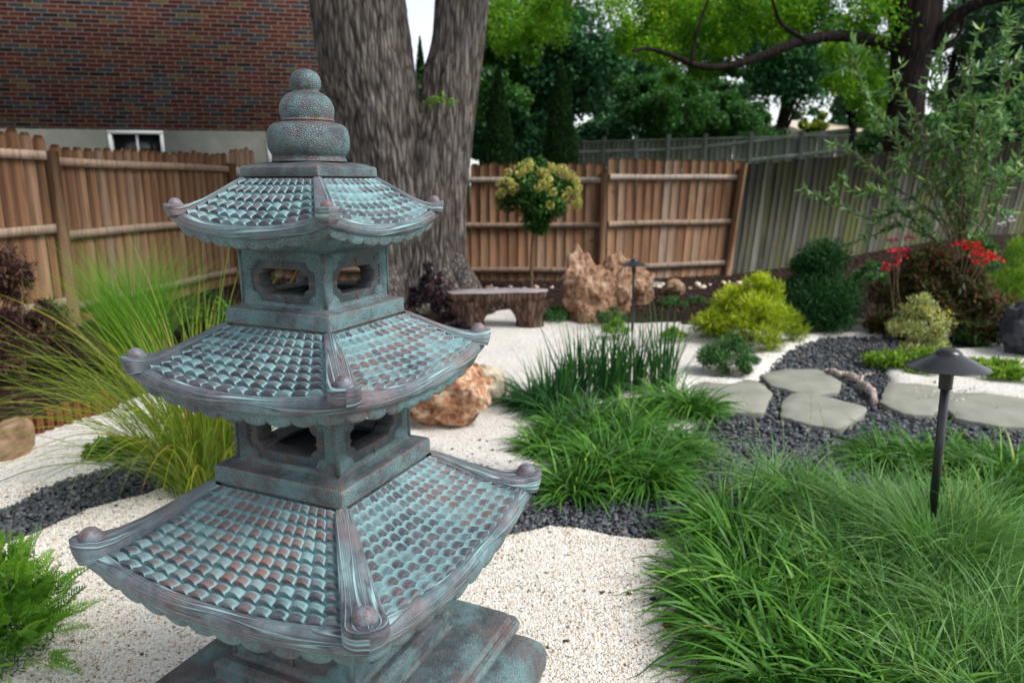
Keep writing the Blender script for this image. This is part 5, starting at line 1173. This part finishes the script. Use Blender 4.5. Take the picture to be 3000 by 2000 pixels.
clump('feathery_grass_clump', c2, 1500, .14, .95, .004, (.0, .45), (.2, 1.1), 'feather', 'bright feathery grass in front of the left fence', 'ornamental grass', None, 11)
c3 = np.array([pd(560, 800, 6.6)[0], 6.6, .1])

# ------------------------------------------------------------------ shrubs
shrub('purple_maple', 50, 1130, 700, 330, 'purpleleaf', 'dark purple lace leaved maple at the left edge', n=5200, leaf=.05, k=34, aspect=.28, flat=.6, up=-.3)
shrub('leafy_plant', 620, 1010, 850, 230, 'hyd', 'dark green leafy plant behind the tall grass near the pagoda', n=1600, leaf=.06)
shrub('creeping_juniper', 330, 1340, 1290, 240, 'juniper', 'flat creeping juniper at the foot of the tall yellow green grass', 'ground cover plant', n=2600, leaf=.03, k=26, aspect=.3, depth=.8)
shrub('creeping_juniper', 1625, 940, 892, 130, 'juniper', 'flat creeping juniper between the bench and the rocks', 'ground cover plant', n=1500, leaf=.04, k=18, aspect=.3)
shrub('creeping_juniper', 2140, 1100, 972, 190, 'juniper', 'blue green spreading juniper beside the smallest flagstone', 'ground cover plant', n=4200, leaf=.035, k=34, aspect=.3)
shrub('creeping_juniper', 2030, 905, 868, 200, 'juniper', 'low green juniper behind the far path light', 'ground cover plant', n=1800, leaf=.04, k=20, aspect=.3)
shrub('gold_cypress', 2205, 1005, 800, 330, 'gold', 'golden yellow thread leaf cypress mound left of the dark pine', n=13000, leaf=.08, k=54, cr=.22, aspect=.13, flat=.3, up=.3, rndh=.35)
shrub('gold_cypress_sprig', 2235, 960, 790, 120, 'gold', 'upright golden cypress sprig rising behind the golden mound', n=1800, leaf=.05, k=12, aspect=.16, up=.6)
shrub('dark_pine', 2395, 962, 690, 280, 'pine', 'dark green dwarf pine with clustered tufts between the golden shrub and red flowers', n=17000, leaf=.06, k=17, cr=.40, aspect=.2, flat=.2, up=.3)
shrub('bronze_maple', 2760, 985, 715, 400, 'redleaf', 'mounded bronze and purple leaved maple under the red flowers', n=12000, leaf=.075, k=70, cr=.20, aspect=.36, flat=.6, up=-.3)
shrub('variegated_shrub', 2690, 1050, 850, 205, 'varieg', 'cream and yellow variegated shrub with upright shoots', n=3600, leaf=.035, k=30, cr=.28, aspect=.45, up=.5, flat=.3)
shrub('lime_ground_cover', 2600, 1075, 1015, 160, 'lime', 'lime green ground cover left below the variegated shrub', 'ground cover plant', n=1500, leaf=.03, k=18, aspect=.5)
shrub('lime_ground_cover', 2700, 1090, 1010, 190, 'lime', 'lime green ground cover right below the variegated shrub', 'ground cover plant', n=2000, leaf=.03, k=20, aspect=.5)
shrub('lime_ground_cover', 2930, 1105, 1040, 220, 'lime', 'yellow green ground cover in front of the charcoal boulder', 'ground cover plant', n=2600, leaf=.03, k=24, aspect=.5)
shrub('green_ground_cover', 2880, 1010, 935, 170, 'juniper', 'dark green low plant left of the charcoal boulder', 'ground cover plant', n=2400, leaf=.035, k=24, aspect=.5)
shrub('lime_tuft', 1808, 990, 930, 95, 'lime', 'small lime green tuft left of the far path light foot', 'ground cover plant', n=600, leaf=.035, k=10, aspect=.4, up=.5)
shrub('lime_tuft', 1975, 1000, 955, 95, 'lime', 'small lime green tuft behind the tall upright blades', 'ground cover plant', n=600, leaf=.035, k=10, aspect=.4, up=.5)
shrub('small_fern_shrub', 1795, 955, 895, 110, 'juniper', 'little green shrub at the foot of the brown rocks', 'ground cover plant', n=900, leaf=.035, k=12, aspect=.3, up=.4)
shrub('green_shrub', 2985, 940, 680, 240, 'lime', 'fine bright green shrub at the right edge behind the charcoal boulder', n=9000, leaf=.06, k=40, aspect=.12, up=.9, cr=.3)
shrub('green_plant', 2860, 850, 672, 170, 'tree_a', 'leafy green plant between the mossy fence and bright shrub', n=1500, leaf=.07, k=18, aspect=.5)
shrub('dark_ground_cover', 1265, 950, 770, 190, 'darkpurple', 'dark purple creeping plant climbing the base of the twin trunk tree', 'ground cover plant', n=2200, leaf=.04, k=46, aspect=.6, cr=.2, taper=.35)
shrub('dark_ground_cover', 1340, 985, 935, 110, 'darkpurple', 'dark purple creeping plant at the left leg of the bench', 'ground cover plant', n=1500, leaf=.04, k=18, aspect=.6)
shrub('green_plant', 2555, 850, 760, 130, 'tree_a', 'dark leafy plant at the foot of the mossy fence behind the pine', n=900, leaf=.06, k=14, aspect=.5)
shrub('green_plant', 2255, 870, 815, 110, 'tree_b', 'small dark plant behind the golden shrub near the end post', n=700, leaf=.05, k=12, aspect=.5)
# red, magenta and white flowers, each cluster a thing held by its shrub group
def flowers(name, lst, mat, label, cat, Y, hue=None, n=26, r_=.045, size=.035, zoff=0):
    root = empty(name, pd(lst[0][0], lst[0][1], Y)*np.array([1, 1, 0])+np.array([0, 0, .1]), 0, label, cat); O = np.array(root.location)
    for (x, y) in lst:
        c = pd(x, y, Y+rng.uniform(-.15, .15)); P = c+rng.normal(0, 1, (n, 3))*np.array([r_, r_, r_*.45]); leaves('flower_cluster', P, size, mat, root, (rng.uniform(0, .7, n) if hue is None else np.full(n, hue)), .8, rebase=O)
        mb = MB(); mb.tube(spline([c, c*.5+(O+[0, 0, .1])*.5+[0, 0, .05], O+[rng.normal(0, .1), rng.normal(0, .1), 0]], 8)-O, .004, 4); mb.build('stem', M['twig'], root)
flowers('geranium_flowers', [(2822, 718), (2845, 715), (2862, 735), (2885, 745), (2900, 755), (2870, 765)], 'redflower', 'bright red flower heads on the right above the bronze maple', 'flowers', 7.05, .3, n=26, r_=.042, size=.042)
flowers('geranium_flowers', [(2640, 745), (2618, 770), (2600, 782), (2635, 730)], 'redflower', 'darker red flowers on the left above the bronze maple', 'flowers', 7.15, .75, n=15, r_=.045, size=.036)
flowers('magenta_flowers', [(2615, 700), (2660, 696), (2650, 735)], 'redflower', 'magenta flowers just behind the left red flowers', 'flowers', 7.5, 1.0, n=16, r_=.035)
flowers('white_flowers', [(2962, 640), (2945, 655)], 'whiteflower', 'small white flowers against the mossy fence at the right', 'flowers', 8.6, n=14)
# bright conifer in the bottom left corner: flattened fan sprays
tc = gp(30, 2120); tc[2] = 0; tc = np.array([-1.74, 2.10, -.02]); tj = empty('young_conifer', tc, 0, 'bright green young conifer with feathery sprays in the bottom left corner', 'conifer')
VV, FF, RR = [], [], []; nn = 0
for q in range(520):
    az, el = rng.uniform(0, 6.28), rng.uniform(-.1, 1.5); d0 = np.array([math.cos(az)*math.cos(el), math.sin(az)*math.cos(el), math.sin(el)])
    s0 = d0*np.array([.27, .27, .33])*rng.uniform(.35, .95)+np.array([0, 0, .10]); d = unit(d0+np.array([0, 0, .55])+rng.normal(0, .25, 3)); side = unit(np.cross(d, rng.normal(size=3))); L = rng.uniform(.08, .14); rq = rng.uniform(0, .75)
    for j in range(11):
        t = j/10; p = s0+d*L*t-np.array([0, 0, .03*t*t]); ll = L*.42*(1-t*.75)*(.6+.4*rng.uniform())
        for sg in (-1, 1):
            dd = unit(d*.9+side*sg*.75); tip = p+dd*ll; wv = np.cross(dd, np.cross(d, side))*.0022
            VV += [p-wv, p+wv, tip+wv*.5, tip-wv*.5]; FF.append([nn, nn+1, nn+2, nn+3]); RR += [rq+.1*t, rq+.1*t, min(1, rq+.35), min(1, rq+.35)]; nn += 4
            for m_ in range(2):
                pp_ = p+dd*ll*(.35+.3*m_); d3 = unit(dd+d*1.1*(1)+side*sg*-.15); tp = pp_+d3*ll*.42; VV += [pp_-wv, pp_+wv, tp+wv*.5, tp-wv*.5]; FF.append([nn, nn+1, nn+2, nn+3]); RR += [rq+.15]*2+[min(1, rq+.4)]*2; nn += 4
mk('sprays', np.array(VV), np.array(FF), M['thuja'], tj, {'rnd': np.array(RR)}, smooth_=False)
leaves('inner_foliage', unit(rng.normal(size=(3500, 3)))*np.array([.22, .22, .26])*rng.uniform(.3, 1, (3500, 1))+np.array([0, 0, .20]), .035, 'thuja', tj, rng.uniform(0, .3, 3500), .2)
mb = MB(); mb.tube([(0, 0, -.05), (0, 0, .3)], [.012, .006], 8); mb.build('trunk', M['twig'], tj)

# hydrangea standard
hb = pd(1557, 835, 10.2); hb[2] = ground_z(hb[0], hb[1]); hy = empty('flowering_standard', hb, 0, 'ball headed small tree with lime flowers on a thin stem before the fence', 'small tree')
cc_ = pd(1577, 572, 10.2)-hb; Rw, Hh = .60, .45
mb = MB(); mb.tube(spline([(0, 0, -.1), (.0, 0, .5), (cc_[0]*.3, 0, cc_[2]-.42), (cc_[0], 0, cc_[2]-.1)], 16), np.linspace(.024, .017, 16), 10); mb.build('trunk', M['twig'], hy)
Cq = []
while len(Cq) < 90:
    d = unit(rng.normal(size=3)); z = d[2]; wv = 1.0 if z > -.1 else 1-.60*abs(z+.1)**.9; Cq.append(np.array([d[0]*wv*Rw*.92, d[1]*wv*Rw*.92, (z*Hh if z > 0 else z*Hh*1.0)])*rng.uniform(.3, 1)+cc_)
P, i, d = crown_pts(13000, Cq, np.full(90, .14), shell=.4); leaves('crown', P, rng.uniform(.05, .085, len(P)), 'hyd', hy, None, .55, flat=.6, droop=.3)
k_ = 0
while k_ < 64:
    d = unit(rng.normal(size=3));
    if d[2] < -.35 or (d[2] < .1 and rng.uniform() > .45) or d[1] > .5: continue
    c = np.array([d[0]*Rw*.97, d[1]*Rw*.97, d[2]*Hh*1.0])+cc_; n_ = 80; dd = unit(rng.normal(size=(n_, 3))); P = c+dd*np.array([.058, .058, .070])*rng.uniform(.7, 1, (n_, 1))
    leaves('flower_head', P, rng.uniform(.022, .034, n_), 'hydflower', hy, np.clip(rng.uniform(.1, 1, n_)*rng.uniform(.6, 1.1), 0, 1), .85, dirs=np.cross(dd, rng.normal(size=(n_, 3)))); k_ += 1

# willow-leaved shrub with long arching shoots on the right
wb = gp(2800, 905); wb[1] = 7.7; wb[0] = pd(2790, 800, 7.7)[0]; wb[2] = float(terrain0(wb[0], wb[1])); wl = empty('willow_shrub', wb, 0, 'loose willow leaved shrub with long arching shoots in front of the mossy fence', 'shrub'); O = np.array(wb)
shoots = [[(2190, 600), (2180, 520), (2120, 480), (2000, 500), (1925, 475), (1845, 435)], [(2190, 600), (2150, 500), (2040, 420), (1960, 350), (1905, 330)], [(2195, 600), (2140, 450), (2060, 330), (2000, 240), (1965, 150), (1975, 115)],
          [(2200, 600), (2160, 420), (2110, 280), (2060, 200), (2070, 145)], [(2200, 600), (2185, 430), (2180, 300), (2165, 200), (2150, 120)], [(2205, 600), (2210, 420), (2240, 280), (2230, 190), (2290, 110), (2370, 40)],
          [(2205, 600), (2240, 460), (2290, 330), (2340, 250), (2400, 210)], [(2210, 610), (2270, 520), (2310, 430), (2370, 370)], [(2200, 600), (2230, 400), (2300, 240), (2390, 150)], [(2190, 600), (2110, 520), (2020, 440), (1960, 440), (1935, 405)],
          [(2200, 600), (2150, 380), (2110, 340), (2040, 290), (2010, 260)], [(2205, 600), (2190, 380), (2150, 250), (2140, 170), (2170, 100)], [(2200, 600), (2250, 420), (2330, 400), (2390, 440)], [(2200, 600), (2200, 480), (2180, 350), (2140, 320)],
          [(2205, 600), (2260, 380), (2250, 300), (2300, 200), (2340, 130)], [(2195, 600), (2080, 520), (2010, 540), (1950, 560)], [(2205, 600), (2230, 500), (2260, 350), (2330, 300), (2400, 290)], [(2200, 600), (2170, 460), (2100, 400), (2070, 380)],
          [(2205, 600), (2215, 350), (2200, 240), (2230, 130), (2250, 70)], [(2205, 600), (2280, 470), (2350, 330), (2380, 120)], [(2205, 600), (2255, 330), (2310, 170), (2310, 60)]]
mb = MB(); LP, LD = [], []
for sh_ in shoots:
    Y1 = 7.7+rng.uniform(-1.2, .7); Ys = np.linspace(7.7, Y1, len(sh_)); c = spline([O+[0, 0, .05]]+[Fd(x, y, Yv) for (x, y), Yv in zip(sh_, Ys)], 60); mb.tube(c-O, np.linspace(.011, .0025, 60), 6)
    T = unit(np.gradient(c, axis=0))
    def along(c_, T_, step, i0):
        seg = np.linalg.norm(np.diff(c_, axis=0), axis=1); s_ = np.concatenate([[0], np.cumsum(seg)])
        for v in np.arange(s_[-1]*i0, s_[-1], step):
            j = min(np.searchsorted(s_, v), len(c_)-1); dr = unit(T_[j]*.8+rng.normal(0, .65, 3)+np.array([0, 0, .1])); LP.append(c_[j]+dr*.045); LD.append(dr)
    along(c, T, .018, .42)
    for q in range(4):                               # side twigs
        j = rng.integers(20, 55); d = unit(T[j]+rng.normal(0, .7, 3)+np.array([0, 0, .3])); e = c[j]+d*rng.uniform(.15, .38); tw_ = spline([c[j], (c[j]+e)/2+[0, 0, .02], e-[0, 0, .02]], 12); mb.tube(tw_-O, np.linspace(.003, .0012, 12), 4); along(tw_, unit(np.gradient(tw_, axis=0)), .014, .1)
mb.build('shoots', M['twig'], wl); LP, LD = np.array(LP), np.array(LD)
leaves('foliage', LP, rng.uniform(.09, .16, len(LP)), 'willow', wl, None, .24, dirs=LD, flat=.55, droop=.25, rebase=O)
clump('bladed_plant', Fg(1935, 745), 60, .06, .34, .007, (.05, .6), (.1, .8), 'liriope', 'thin green bladed plant behind the blades, right of the far path light', 'bladed plant', None, 7)
